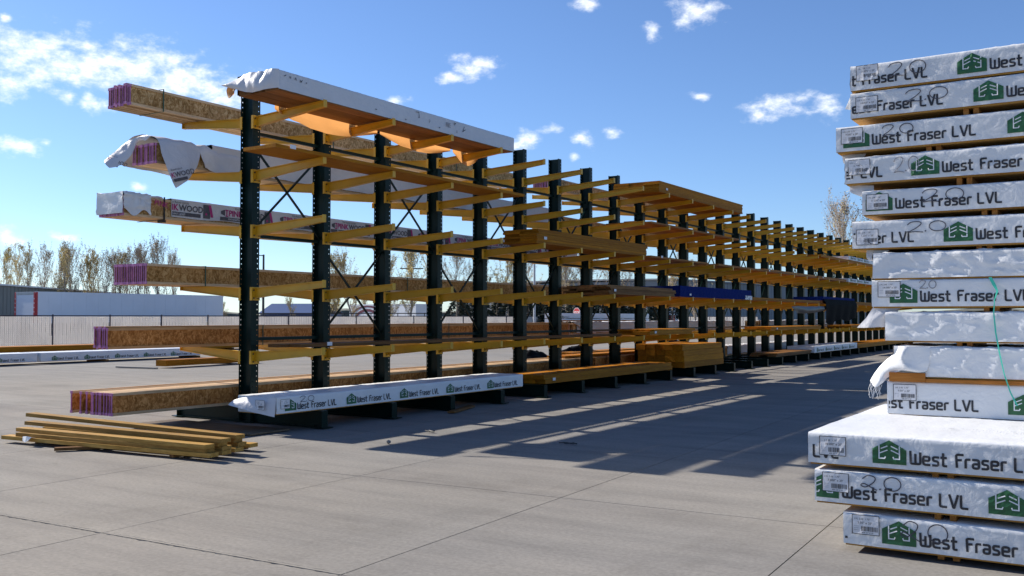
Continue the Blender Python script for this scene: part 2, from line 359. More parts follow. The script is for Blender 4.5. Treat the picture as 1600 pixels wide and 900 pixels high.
# flat print built as thin strokes: (u, v) in metres on a face
def stroke(mb, pts, w, mi=0, seg=.03):
    q = []
    for a, b in zip(pts, pts[1:]):
        n = max(1, int(math.hypot(b[0] - a[0], b[1] - a[1]) / seg))
        for k in range(n): q.append((a[0] + (b[0] - a[0]) * k / n, a[1] + (b[1] - a[1]) * k / n))
    q.append(pts[-1]); L = []; n = len(q)
    for i, p in enumerate(q):
        a = q[max(i - 1, 0)]; b = q[min(i + 1, n - 1)]
        d1 = Vector((p[0] - a[0], p[1] - a[1])); d2 = Vector((b[0] - p[0], b[1] - p[1]))
        d1 = d1.normalized() if d1.length > 1e-9 else d2.normalized(); d2 = d2.normalized() if d2.length > 1e-9 else d1
        t = d1 + d2
        if t.length < .2: t = d1
        t.normalize(); nn = Vector((-t.y, t.x)); k = max(.5, abs(nn.dot(Vector((-d1.y, d1.x)))))
        off = nn * (w / 2 / k)
        e = Vector((0, 0))
        if i == 0 : e = -d2 * w / 2 * .6
        if i == n - 1: e = d1 * w / 2 * .6
        L.append(((p[0] + off.x + e.x, p[1] + off.y + e.y), (p[0] - off.x + e.x, p[1] - off.y + e.y)))
    for a, b in zip(L, L[1:]):
        mb.add([(a[0][0], 0, a[0][1]), (a[1][0], 0, a[1][1]), (b[1][0], 0, b[1][1]), (b[0][0], 0, b[0][1])], [(0, 1, 2, 3)], mi)
GL = {'W': (.95, [[(0, 1), (.03, 0), (.95, 0), (.95, .92)], [(.48, 0), (.48, .78)]]),
      'e': (.62, [[(.6, 0), (0, 0), (0, .66), (.58, .66), (.58, .33), (.06, .33)]]),
      's': (.54, [[(0, 0), (.52, 0), (.52, .32), (.02, .36), (.02, .66), (.52, .66)]]),
      't': (.46, [[(.14, .98), (.14, 0), (.44, 0)], [(-.04, .66), (.42, .66)]]),
      'F': (.68, [[(.16, 0), (.10, 1), (.72, 1)], [(.14, .55), (.56, .58)]]),
      'r': (.38, [[(0, 0), (0, .66), (.38, .66)]]),
      'a': (.56, [[(0, .66), (.54, .66), (.54, 0), (0, 0), (0, .34), (.5, .34)]]),
      'L': (.6, [[(0, 1), (0, 0), (.6, 0)]]),
      'V': (.78, [[(0, 1), (.36, 0), (.44, 0), (.78, 1)]]), ' ': (.22, [])}
def fillet(p, r):
    q = [p[0]]
    for a, b, c in zip(p, p[1:], p[2:]):
        u = Vector((a[0] - b[0], a[1] - b[1])); v = Vector((c[0] - b[0], c[1] - b[1])); k = min(r, u.length * .45, v.length * .45)
        B = Vector(b); A = B + u.normalized() * k; C = B + v.normalized() * k
        for t in (0, .33, .67, 1): w = A * (1 - t) ** 2 + B * 2 * t * (1 - t) + C * t * t; q.append((w.x, w.y))
    q.append(p[-1]); return q
def words(cap=.078):
    out = []; mb = MB(); u = 0
    for ch in 'West Fraser LVL':
        if ch == ' ': out.append(mb); mb = MB()
        w, st = GL[ch]
        for p in st: stroke(mb, fillet([(u + x * cap * .80, y * cap) for x, y in p], .15 * cap), .19 * cap)
        u += (w + .29) * cap * .80
    out.append(mb); return out
def emblem(w=.21, h=.155):
    mb = MB()
    # house outline with a roof, cut into columns so that it can follow folds
    n = 10
    for i in range(n):
        a, b = i / n, (i + 1) / n
        top = lambda t: h * (.62 + .38 * (1 - abs(t - .5) * 2))
        for j in range(6):
            f0, f1 = j / 6, (j + 1) / 6
            mb.add([(a * w, 0, top(a) * f0), (b * w, 0, top(b) * f0), (b * w, 0, top(b) * f1), (a * w, 0, top(a) * f1)], [(0, 1, 2, 3)], 0)
    k = MB()
    for sx in (1, -1):
        X = lambda t: (.5 + sx * (t - .5)) * w
        stroke(k, [(X(.20), .76 * h), (X(.20), .23 * h), (X(.36), .23 * h), (X(.385), .30 * h)], .036 * w)
        stroke(k, [(X(.21), .44 * h), (X(.44), .58 * h)], .034 * w)
        stroke(k, [(X(.26), .64 * h), (X(.44), .75 * h)], .034 * w)
    mb2 = MB(); mb2.v = list(mb.v); mb2.f = list(mb.f); mb2.m = list(mb.m)
    mb2.add([(x, -.002, z) for x, y, z in k.v], k.f, 1)
    return mb2
def font_mb(text, size, bold=0.0):
    def mk():
        cu = bpy.data.curves.new('type', 'FONT'); cu.body = text; cu.size = size; cu.offset = bold * size; cu.resolution_u = 2
        o = bpy.data.objects.new('type', cu); COL.objects.link(o)
        dg = bpy.context.evaluated_depsgraph_get(); me = o.evaluated_get(dg).to_mesh()
        vs = [(v.co.x, 0, v.co.y) for v in me.vertices]; fs = [tuple(p.vertices) for p in me.polygons]
        o.evaluated_get(dg).to_mesh_clear(); bpy.data.objects.remove(o); bpy.data.curves.remove(cu)
        return vs, fs
    return cached(('font', text, size, bold), mk)
def place_print(mb, vs, fs, u, v, mi=0, ang=0, y=0):
    c, s = math.cos(ang), math.sin(ang)
    mb.add([(u + x * c - z * s, yy + y, v + x * s + z * c) for x, yy, z in vs], fs, mi)
def clip_u(mb, lo, hi):
    bm = bmesh.new(); vv = [bm.verts.new(p) for p in mb.v]
    for f, m in zip(mb.f, mb.m):
        try: bf = bm.faces.new([vv[i] for i in f]); bf.material_index = m
        except ValueError: pass
    for x, sgn in ((lo, -1), (hi, 1)):
        bmesh.ops.bisect_plane(bm, geom=bm.verts[:] + bm.edges[:] + bm.faces[:], plane_co=(x, 0, 0), plane_no=(sgn, 0, 0), clear_outer=True)
    bm.verts.index_update(); out = MB(); out.v = [tuple(v.co) for v in bm.verts]
    for f in bm.faces: out.f.append(tuple(v.index for v in f.verts)); out.m.append(f.material_index)
    bm.free(); return out

# ------------------------------------------------------------ the ground
def ground():
    mb = MB(); mb.add([(-900, -300, 0), (900, -300, 0), (900, 1200, 0), (-900, 1200, 0)], [(0, 1, 2, 3)])
    o = mb.build('field', M['field'], loc=(0, 0, -.03)); o['kind'] = 'structure'
    mb = MB(); mb.add([(-160, -60, 0), (120, -60, 0), (120, 260, 0), (-160, 260, 0)], [(0, 1, 2, 3)])
    o = mb.build('concrete_yard', M['concrete'], loc=(0, 0, -.012)); o['kind'] = 'structure'
    yard = o
    ang = R(2.2)
    x0, y0, dx, dy = -4.05, 4.40, 2.25, 2.90
    ex = Vector((math.cos(ang), math.sin(ang))); ey = Vector((-math.sin(ang), math.cos(ang)))
    i0, i1, j0, j1 = -6, 4, -3, 9
    def P(i, j): return Vector((x0, y0)) + ex * (i * dx) + ey * (j * dy)
    f = MB(); q = [P(i0, j0), P(i1, j0), P(i1, j1), P(i0, j1)]
    f.add([(p.x, p.y, 0) for p in q], [(0, 1, 2, 3)])
    f.build('joint_filler', M['joint'], yard, loc=(0, 0, .005))
    g = .0045
    s = MB(); s.box(g, dx - g, g, dy - g, -.004, .012)
    me = s.mesh('concrete_slab', [M['concrete']])
    for i in range(i0, i1):
        for j in range(j0, j1):
            p = P(i, j); put('concrete_slab', me, yard, (p.x, p.y, 0 + rnd.uniform(-.0008, 0)), ang)
def joint_crumble():
    r = random.Random(31); mb = MB(); ang = R(2.2)
    def strip(a, b, w0, w1, n):
        L_, R_ = [], []
        for k in range(n + 1):
            f = k / n; p = Vector(a).lerp(Vector(b), f); w = r.uniform(w0, w1) if r.random() > .3 else w0 * .5; o = r.uniform(-.006, .006)
            L_.append((p.x + o, p.y + w / 2 + o, 0)); R_.append((p.x + o, p.y - w / 2 + o, 0))
        mb.grid([L_, R_])
    strip((-6.25, 4.305), (-4.06, 4.395), .005, .018, 70); strip((-7.6, 4.255), (-6.3, 4.305), .006, .020, 46); strip((-4.02, 4.40), (-1.9, 4.485), .004, .014, 60)
    o = mb.build('joint_crumble', M['joint_rough'], bpy.data.objects['concrete_yard'], loc=(0, 0, .0265))
M['joint_rough'] = plain('crumbled_joint', (.12, .112, .10), .95, 0, .4, 30)
ground(); joint_crumble()

# ------------------------------------------------------------ the cantilever rack
D = 11.054; T1 = 9.983; SP = 1.524; NC = 30; H = 5.206
ZL = [4.567, 3.756, 2.930, 2.000, 1.056]; RISE = .074
TOP = [z + RISE + .004 for z in ZL]; BASE_TOP = .252
def col_y(i): return T1 + (i - 1) * SP
def column_mesh():
    mb = MB(); w = .074; pitch = .0762; hh = .016
    strips = [(-w, -.048, 0), (-.048, -.034, 1), (-.034, .034, 0), (.034, .048, 1), (.048, w, 0)]
    z0 = .012
    rows = []; z = z0
    k = 0
    while z0 + .06 + k * pitch + hh < H - .03:
        a = z0 + .06 + k * pitch; rows.append((a, a + hh)); k += 1
    for sx in (-1, 1):
        for xo in (.127, .130):
            x = sx * xo
            for a, b, h in strips:
                if not h: mb.add([(x, a, z0), (x, b, z0), (x, b, H), (x, a, H)], [(0, 1, 2, 3)])
                else:
                    z = z0
                    for (ha, hb) in rows + [(H, H)]:
                        mb.add([(x, a, z), (x, b, z), (x, b, ha), (x, a, ha)], [(0, 1, 2, 3)]); z = hb
        for yy in (-w, w):
            mb.add([(sx * .127, yy, z0), (sx * .13, yy, z0), (sx * .13, yy, H), (sx * .127, yy, H)], [(0, 1, 2, 3)])
            # returned lip of the rolled section
            y1 = yy * .985
            mb.add([(sx * .127, y1, z0), (sx * .117, y1, z0), (sx * .117, y1, H), (sx * .127, y1, H)], [(0, 1, 2, 3)])
        mb.add([(sx * .127, -w, H), (sx * .13, -w, H), (sx * .13, w, H), (sx * .127, w, H)], [(0, 1, 2, 3)])
    mb.box(-.127, .127, -.006, .006, z0, H - .001)
    return mb.mesh('column', [M['green']])
def i_beam(mb, x0, x1, zt0, zt1, h0, h1, w, t, tw, mi=0):
    """tapered I section along X: top edge zt, depth h"""
    for (ta, tb) in (((zt0, zt1), (zt0 - t, zt1 - t)), ((zt0 - h0 + t, zt1 - h1 + t), (zt0 - h0, zt1 - h1))):
        vs = [(x0, -w, tb[0]), (x1, -w, tb[1]), (x1, w, tb[1]), (x0, w, tb[0]), (x0, -w, ta[0]), (x1, -w, ta[1]), (x1, w, ta[1]), (x0, w, ta[0])]
        mb.add(vs, [(3, 2, 1, 0), (4, 5, 6, 7), (0, 1, 5, 4), (1, 2, 6, 5), (2, 3, 7, 6), (3, 0, 4, 7)], mi)
    a0, a1 = zt0 - t, zt1 - t; b0, b1 = zt0 - h0 + t, zt1 - h1 + t
    vs = [(x0, -tw, b0), (x1, -tw, b1), (x1, tw, b1), (x0, tw, b0), (x0, -tw, a0), (x1, -tw, a1), (x1, tw, a1), (x0, tw, a0)]
    mb.add(vs, [(0, 1, 5, 4), (1, 2, 6, 5), (2, 3, 7, 6), (3, 0, 4, 7)], mi)
def arm_mesh():
    mb = MB(); i_beam(mb, .146, 1.52, 0, RISE, .152, .092, .036, .009, .0045)
    mb.box(1.52, 1.527, -.036, .036, RISE - .095, RISE + .012)
    return mb.mesh('arm', [M['yellow']])
def bracket_mesh():
    mb = MB(); mb.box(.133, .145, -.068, .068, -.185, .012, 0)
    mb.box(.10, .145, -.078, -.0715, -.185, .012, 0); mb.box(.10, .145, .0715, .078, -.185, .012, 0)
    for y, z in ((-.045, -.035), (-.045, -.15), (.045, -.15), (.045, -.035)):
        n = 6; vs = [(x, y + .014 * math.cos(2 * math.pi * k / n), z + .014 * math.sin(2 * math.pi * k / n)) for x in (.145, .157) for k in range(n)]
        mb.add(vs, [tuple(range(6, 12))] + [(k, (k + 1) % 6, 6 + (k + 1) % 6, 6 + k) for k in range(6)], 1)
    return mb.mesh('bracket', [M['yellow'], M['bolt']])
def base_mesh():
    mb = MB()
    for s in (-1, 1):
        t = MB(); i_beam(t, .135, 1.55, BASE_TOP, BASE_TOP, BASE_TOP - .014, BASE_TOP - .014, .062, .012, .006)
        t.box(1.38, 1.62, -.10, .10, .0125, .024); t.box(1.54, 1.552, -.06, .06, .024, BASE_TOP - .003)
        if s == -1: t.v = [(-x, -y, z) for x, y, z in t.v]
        mb.add(t.v, t.f)
    mb.box(-.2, .2, -.11, .11, .0125, .026)
    return mb.mesh('base', [M['green']])
rack = thing('cantilever_rack', 'long double-sided lumber rack of dark green columns with yellow arms', 'storage rack', (-D, T1, 0))
cm, am, bm_, bs = column_mesh(), arm_mesh(), bracket_mesh(), base_mesh()
for i in range(NC):
    y = i * SP
    put('column', cm, rack, (0, y, 0)); put('base', bs, rack, (0, y, 0))
    for z in ZL:
        for rz in (0, math.pi):
            a = put('arm', am, rack, (0, y, z), rz); a.rotation_euler = (0, rnd.uniform(-.0045, .0045), rz + rnd.uniform(-.006, .006)); put('bracket', bm_, a)
def brace(name, a, b, w, h): MB().bar(a, b, w, h, 0).build(name, M['green'], rack)
shade_bar = MB().box(-.03, .03, .078, SP - .078, .03, .235).mesh('base_shade_bar', [M['green']])  # added bar: blocks the view and darkens the gaps between the bases
for i in range(NC - 1): put('base_shade_bar', shade_bar, rack, (0, i * SP, 0))
for i in range(NC - 1):
    y = i * SP + .075; y2 = (i + 1) * SP - .075
    for z in (4.345, 2.79, 1.24): brace('horizontal_brace', (0, y, z), (0, y2, z), .045, .05)
    za, zb = (2.84, 4.22) if i % 2 == 0 else (1.30, 2.72)
    brace('diagonal_brace', (.012, y - .06, za), (.012, y2 + .06, zb), .028, .028)
    brace('diagonal_brace', (-.022, y - .06, zb), (-.022, y2 + .06, za), .028, .028)

# ------------------------------------------------------------ wrapped LVL packs
def wd(u, v, seed, amp):
    p = Vector((u * 2.6 + seed * 7.3, v * 7, seed * 3.1))
    w = noise.noise(p) * .5
    a = u * 5.5 + v * 6 + w * 2.2; b = v * 9 - u * 2.5 + w
    r1 = 1 - abs(noise.noise(Vector((a, b, seed + 2.7)))) * 1.6
    r2 = 1 - abs(noise.noise(Vector((a * 2.6 + 4, b * 2.3, seed + 9.7)))) * 1.7
    return amp * (.55 * noise.noise(Vector((u * 1.3, v * 2.2, seed))) + .75 * max(0, r1) ** 5 + .35 * max(0, r2) ** 4)
def shell(L, W, Hh, seed, amp, u_max=None, step=.03, drop=None, zlow=.004, end=True, back=False):
    """wrapping over a box: front (-Y side), top, back and two ends; open below. local u runs along X"""
    mb = MB(); um = min(L, u_max or L)
    us = [um * k / max(2, int(um / step)) for k in range(max(2, int(um / step)) + 1)]
    if um < L: us += [um + (L - um) * k / 8 for k in range(1, 9)]
    nv = max(4, int(Hh / .022)); nt = max(6, int(min(W, 1.2) / .09))
    rows = []
    r = .012
    for u in us:
        prof = []
        dz = drop(u) if drop else 0
        z0 = zlow - dz
        for k in range(nv + 1):
            v = z0 + (Hh - r - z0) * k / nv
            prof.append((0 - wd(u, v, seed, amp), v))
        prof.append((r * .3, Hh - r * .3))
        for k in range(nt + 1):
            y = r + (W - r) * k / nt; prof.append((y, Hh + wd(u, y * .6 + 3, seed + 5, amp * .8)))
        nb = 4
        for k in range(1, nb + 1): prof.append((W + .002, Hh - (Hh - zlow) * k / nb))
        rows.append([(u, y, z) for y, z in prof])
    mb.grid([list(reversed(r)) for r in rows])
    if end:
        for row, sg in ((rows[0], -1), (rows[-1], 1)):
            n = 7; P = []
            c = [(row[0][0], y, z) for _, y, z in row]
            zb = zlow
            for t in range(n + 1):
                f = t / n; line = []
                for (x, y, z) in row[nv + 1:nv + 2 + nt + 1]:
                    line.append((x + sg * (wd(y, z * (1 - f), seed + 11, amp) + .0), y, z + (zb - z) * f))
                P.append(line)
            mb.grid(P)
    return mb
def sticker(parent, u, v, seed, size, tilt=0, amp=.004, wseed=0, txt=('LVL 2.0E  1.75"', '18.000" x 20\'')):
    r = random.Random(seed); w, h = size
    b = MB(); nx = 6
    b.grid([[(w * i / nx, 0, h * j / 3) for i in range(nx + 1)] for j in range(4)], 0)
    t = MB()
    for p in ([(0, 0), (w, 0)], [(w, 0), (w, h)], [(w, h), (0, h)], [(0, h), (0, 0)]): stroke(t, p, .0042)
    b.add([(x, -.001, z) for x, _, z in t.v], t.f, 1)
    for k, s in enumerate(txt):
        vs, fs = font_mb(s, .021 if k else .0165)
        place_print(b, vs, fs, .012 + .022 * k, h - .031 - .026 * k, 1, 0, -.0012)
    x = w * .34
    while x < w * .93:
        bw = r.choice((.0016, .0028, .0042)); b.add([(x, -.0012, h * .17), (x + bw, -.0012, h * .17), (x + bw, -.0012, h * .42), (x, -.0012, h * .42)], [(0, 1, 2, 3)], 1); x += bw + r.choice((.0018, .003))
    vs, fs = font_mb('408 557 0120', .013); place_print(b, vs, fs, w * .36, h * .06, 1, 0, -.0012)
    for k in range(3): b.add([(w * .06, -.0012, h * (.2 + .1 * k)), (w * .24, -.0012, h * (.2 + .1 * k)), (w * .24, -.0012, h * (.215 + .1 * k)), (w * .06, -.0012, h * (.215 + .1 * k))], [(0, 1, 2, 3)], 2)
    c, s = math.cos(tilt), math.sin(tilt)
    b.v = [(u + x * c - z * s, y - .0075 - wd(u + x, v + z, wseed, amp), v + x * s + z * c) for x, y, z in b.v]
    return b.build('label', [M['paper'], M['ink'], M['ink_fade']], parent)
def marker(parent, u, v, w, h, wseed, amp, faint=False, style=0):
    mb = MB(); k = .007
    def curve(pts):
        q = []
        for i in range(len(pts) - 1):
            p0 = pts[max(i - 1, 0)]; p1 = pts[i]; p2 = pts[i + 1]; p3 = pts[min(i + 2, len(pts) - 1)]
            for s in range(5):
                t = s / 5
                q.append(tuple(.5 * ((2 * p1[a]) + (-p0[a] + p2[a]) * t + (2 * p0[a] - 5 * p1[a] + 4 * p2[a] - p3[a]) * t * t + (-p0[a] + 3 * p1[a] - 3 * p2[a] + p3[a]) * t ** 3) for a in (0, 1)))
        q.append(pts[-1]); return [(x * w, y * h) for x, y in q]
    two = [(.04, .72), (.12, .93), (.3, .98), (.38, .8), (.27, .45), (.06, .06), (.2, .1), (.42, .03)]
    if style: two = [(.06, .74), (.2, .98), (.36, .86), (.33, .55), (.14, .2), (.02, .3), (.1, .42), (.28, .18), (.4, .05)]
    stroke(mb, curve(two), k); stroke(mb, [(.475 * w, .1 * h), (.49 * w, .14 * h)], k * 1.4)
    stroke(mb, curve([(.78 + .2 * math.cos(a), .52 + .44 * math.sin(a)) for a in [1.9 + i * .52 for i in range(14)]]), k)
    mb.v = [(u + x, y - .0085 - wd(u + x, v + z, wseed, amp), v + z) for x, y, z in mb.v]
    return mb.build('marker_writing', M['ink_fade' if faint else 'marker'], parent)
WORDS = words(); EMB = emblem()
def prints(parent, us, L, seed, amp, v0=.04, u_hi=None, lettering_from=None):
    for u in us:
        if u > (u_hi or L): continue
        for name, src, uo, vo, mats, yo in [('logo', EMB, 0, v0, [M['logo'], M['print_white']], -.005)] + [('lettering', w_, .235, v0 + .014, [M['ink']], -.005) for w_ in WORDS]:
            t = MB(); t.v = [(x + u + uo, y, z + vo) for x, y, z in src.v]; t.f = list(src.f); t.m = list(src.m)
            if max(p[0] for p in t.v) < .02 or min(p[0] for p in t.v) > L - .02: continue
            if min(p[0] for p in t.v) < .01 or max(p[0] for p in t.v) > L - .01: t = clip_u(t, .012, L - .012)
            t.v = [(x, y + yo - wd(x, z, seed, amp), z) for x, y, z in t.v]
            t.build(name, mats, parent)
def lvl_pack(name, label, loc, rz, L, W, Hh, logos=(), amp=.006, seed=1, stick=(.04, .06), mark=None, mats=None, u_max=2.6, group=None, drop=None, wood_m='lvl_x', cat='lumber pack', txt=None, tilt=0, end=True, zlow=.012):
    t = thing(name, label, cat, loc, rz, group)
    shell(L, W, Hh, seed, amp, u_max, drop=drop, zlow=zlow, end=end).build('wrap', mats or M['wrap'], t, True)
    nb = 3
    bw = (W - .02) / nb
    me = MB().box(.012, L - .012, 0, bw - .006, 0, Hh - .02).mesh('board', [M[wood_m]])
    for k in range(nb): put('board', me, t, (0, .01 + k * bw, 0))
    prints(t, logos, L, seed, amp, u_hi=u_max or L)
    if stick: sticker(t, stick[0], stick[1], seed, (.17, .125), tilt, amp, seed, txt or ('LVL 2.0E  1.75"', '11.875" x 20\''))
    if mark: marker(t, *mark[:4], seed, amp, *(mark[4:]))
    return t

YU, YL = 8.19, 6.65
def zu(z): return 1.566 + (z - 1.566) * 1.03
def xu(px): return -1.085 + (px - 1496) * .00498
def xl(px): return -1.3836 * 1.03 + (px - 1373.7) * .00389
# name, x0, z top, z bottom, logo x, label uv, marker (u, v, w, h), amplitude, label text
G = 'white wrapped packs in the tall stack'
STK = [
 ('topmost white LVL pack of the tall stack, large 2.0 written at its left', -1.898, 3.648, 3.43, [1496], (.05, .085), (.29, .085, .30, .115), .007),
 ('white LVL pack second from the top of the tall stack, 2.0 written high', -1.90, 3.42, 3.20, [1518.5], (.045, .055), (.42, .09, .33, .105), .005),
 ('white LVL pack third from the top, jutting furthest left of the upper packs', -2.02, 3.148, 2.93, [1320, 1588], (.045, .075), (.36, .11, .25, .09), .003),
 ('white LVL pack fourth from the top, faint 2.0 left of its green logo', -1.95, 2.885, 2.66, [1426], (.03, .08), (.38, .07, .2, .13, True), .010),
 ('white LVL pack fifth from the top, label covering its green logo below 2.0', -1.815, 2.602, 2.393, [1355], (.035, .05), (.45, .085, .32, .105), .0025),
 ('white LVL pack sixth from the top, 2.0 written between label and logo', -1.897, 2.352, 2.119, [1473], (.035, .04), (.42, .122, .3, .09), .005),
 ('blank white pack crumpled by a deep fold, seventh from the top', -1.735, 2.089, 1.869, [], None, None, .022),
 ('white LVL pack right under the blank folded pack, eighth from the top', -1.747, 1.867, 1.64, [1391], (.05, .09), (.36, .15, .13, .07, True), .003),
 ('blank creased white pack, ninth from the top of the tall stack', -1.646, 1.606, 1.366, [], None, None, .017),
 ('blank white pack, torn flap hanging left over orange wood, tenth from top', -1.58, 1.334, 1.082, [], None, None, .015),
 ('white LVL pack standing on the wide packs, half in diagonal shade', -1.637, 1.05, .787, [1318, 1560], (.05, .115), None, .003),
]
TXT = ['11.875" x 20\'', '14.000" x 20\'', '9.500" x 20\'', '16.000" x 20\'', '11.250" x 20\'', '7.250" x 20\'', '', '14.000" x 20\'', '', '', '9.50" x 20\'']
for k, (lab, x0, zt, zb, lg, st, mk, amp) in enumerate(STK):
    us = []
    for px in lg:
        u = xu(px) - x0
        us += [u, u + 1.22]
        if len(lg) == 1: us.append(u - 1.22)
    us = sorted(set(round(u, 3) for u in us)); us = [u for i, u in enumerate(us) if i == 0 or u - us[i - 1] > .6]
    lvl_pack('lumber_pack', lab, (x0, YU + (.0 if k != 9 else .0), zb), 0, 6.1, .98, zt - zb, us, amp, 20 + k, st, mk, None, 2.2, G, txt=('LVL 2.0E  1.75"', TXT[k]), zlow=.012 if k < 10 else .003)
G2 = 'wide white wrapped packs at the foot of the stack'
LOW = [('wide white LVL pack on top of the three low packs, sunlit blank top', -1.846, .783, .566, [1373.7], (.08, .07), None, .006, '18.000" x 20\''),
       ('wide white LVL pack in the middle of the low packs, green mark at left', -1.805, .534, .309, [1280, 1550], (.055, .085), (.3, .115, .26, .1, False, 1), .005, '7.500" x 20\''),
       ('lowest white LVL pack, just above the concrete, 2.0 scrawled over its logo', -1.618, .264, .046, [1387.5], (.06, .085), (.36, .075, .29, .13, False, 1), .004, '5.50" x 20\'')]
for k, (lab, x0, zt, zb, lg, st, mk, amp, tx) in enumerate(LOW):
    us = []
    for px in lg:
        u = xl(px) - x0; us += [u, u + 1.22]
        if len(lg) == 1: us.append(u - 1.22)
    if k == 1: us = [xl(1550) - x0 - 1.115, xl(1550) - x0, xl(1550) - x0 + 1.22]
    us = sorted(set(round(u, 3) for u in us)); us = [u for i, u in enumerate(us) if i == 0 or u - us[i - 1] > .6]
    lvl_pack('lumber_pack', lab, (x0, YL, zb), 0, 6.1, 2.5, zt - zb, us, amp, 40 + k, st, mk, None, 1.9, G2, txt=('LVL 2.0E  1.75"', tx))
mb = MB(); r = random.Random(21)
stroke(mb, [(0, .02), (-.03, 0), (.03, -.02)], .006); stroke(mb, [(.80, .02), (.86, 0), (.80, -.03)], .008)
for k in range(34): stroke(mb, [(.06 + k * .021 + r.uniform(-.004, .004), r.uniform(-.014, .0)), (.066 + k * .021, r.uniform(.0, .016))], r.uniform(.003, .006))
mb.v = [(x, -z * 1.0 if False else z, .012) for x, y, z in mb.v]
o = mb.build('marker_note', M['ink_fade'], None, loc=(-1.02, YL + .62, .783)); o['label'] = 'faint line of handwriting on the sunlit top of the wide pack'; o['category'] = 'writing'
# spacer blocks between the packs
def block(x, y0, y1, z0, z1, lab):
    o = MB().box(-.019, .019, 0, y1 - y0, 0, z1 - z0).build('spacer_block', M['lvl'], None, loc=(x, y0, z0))
    tag(o, lab, 'wood block', 'spacer blocks between the packs')
gaps = [(1460, 3.42, 3.43, 'topmost pack'), (1514, 3.148, 3.20, 'second pack'), (1459, 2.885, 2.93, 'third pack'), (1503, 2.602, 2.66, 'fourth pack'), (1538, 2.352, 2.393, 'fifth pack'), (1530, 2.089, 2.119, 'sixth pack'), (1539, 1.606, 1.64, 'eighth pack'), (1500, 1.334, 1.366, 'ninth pack'), (1551, 1.05, 1.082, 'tenth pack')]
for px, a, b, w in gaps:
    for s, e in ((-.036, 'left'), (.036, 'right')):
        if b - a < .015: continue
        block(xu(px) + s, YU + .03, YU + .95, a + .001, b - .001, f'{e} one of two wood spacers under the {w} from the top')
for px, a, b, w in ((1481, .534, .566, 'uppermost wide pack'), (1484, .264, .309, 'middle wide pack'), (1488, .012, .046, 'lowest wide pack')):
    for s, e in ((-.045, 'left'), (.045, 'right')):
        block(xl(px) + s, YL + .06, YL + 2.3, a + .001, b - .001, f'{e} one of two wood spacers under the {w} of the stack')

# ------------------------------------------------------------ loads on the aisle side of the rack
def bundle(name, label, cat, xf, W, y0, y1, z0, layers, cols, th, mat, group=None, jit=.03, seed=1, gap=.003, slip=None, paper=None):
    """boards lying along Y; front edge at x = xf, going back by W"""
    r = random.Random(seed); t = thing(name, label, cat, (xf, y0, z0), 0, group)
    bw = W / cols
    me = MB().box(-bw + gap, 0, 0, y1 - y0, .0015, th - .0015).mesh('board', [M[mat]])
    for l in range(layers):
        for c in range(cols):
            dx = slip[l] if slip else 0
            put('board', me, t, (-c * bw + r.uniform(-.004, .004) + dx - (.004 if c == 0 else 0), r.uniform(-jit, jit), l * th))
    if paper:
        b = MB(); b.box(.0085, .0105, paper, paper + .11, th * layers * .3, th * layers * .3 + .055); b.build('paper_tag', M['paper'], t)
    return t
XF = -9.6
QUARTER = math.pi / 2
# the white pack on the top arms, its wrap hanging open
def drop_top(u): return .035 * math.sin(u * 2.05) ** 2 - .02
pk = lvl_pack('lumber_pack', 'long white wrapped pack on the top arms at the near end of the rack', (XF, 9.15, TOP[0] + .002), QUARTER, 5.93, .80, .272, (), .006, 61, None, None, M['wrap_grubby'], 5.93, None, None, 'brown', end=False)
nn = MB(); P = []
endrow = [(-9.595, .275, .02), (-9.72, .285, .0), (-9.86, .28, -.015), (-10.0, .285, -.01), (-10.15, .285, .01), (-10.32, .27, .07), (-10.54, .165, .13)]
for j, (x, zt, zbm) in enumerate(endrow):
    line = []
    for i in range(9):
        f = i / 8; yy = (9.14 - .10 * math.sin(f * 2.2) - .02 * math.sin(j * 2.1 + f * 4)) if j else 9.152
        if j == 6: yy -= .06 * f
        z = TOP[0] + zt + (zbm - zt) * f
        line.append((x - XF + (.012 * math.sin(j * 3 + i) if j else .008), yy - 9.15, z - TOP[0]))
    P.append(line)
Q = []
for a, b in zip(P, P[1:]):                      # smoother folds between the ribs of the end sheet
    for s in range(4):
        t_ = s / 4; k_ = .5 - .5 * math.cos(math.pi * t_)
        Q.append([tuple(Vector(p).lerp(Vector(q), t_) + Vector((0, -.028 * math.sin(math.pi * t_) * (1 - i / 10), 0))) for i, (p, q) in enumerate(zip(a, b))])
Q.append(P[-1]); nn.grid([list(reversed(q)) for q in Q])
o = nn.build('end_sheet', M['wrap_grubby'], pk, True, (0, 0, 0)); o.matrix_parent_inverse = Matrix.Identity(4)
def to_local(o, parent):                        # the vertices above are offsets along world axes from the pack's base
    o.rotation_euler = (0, 0, -QUARTER)
to_local(o, pk)
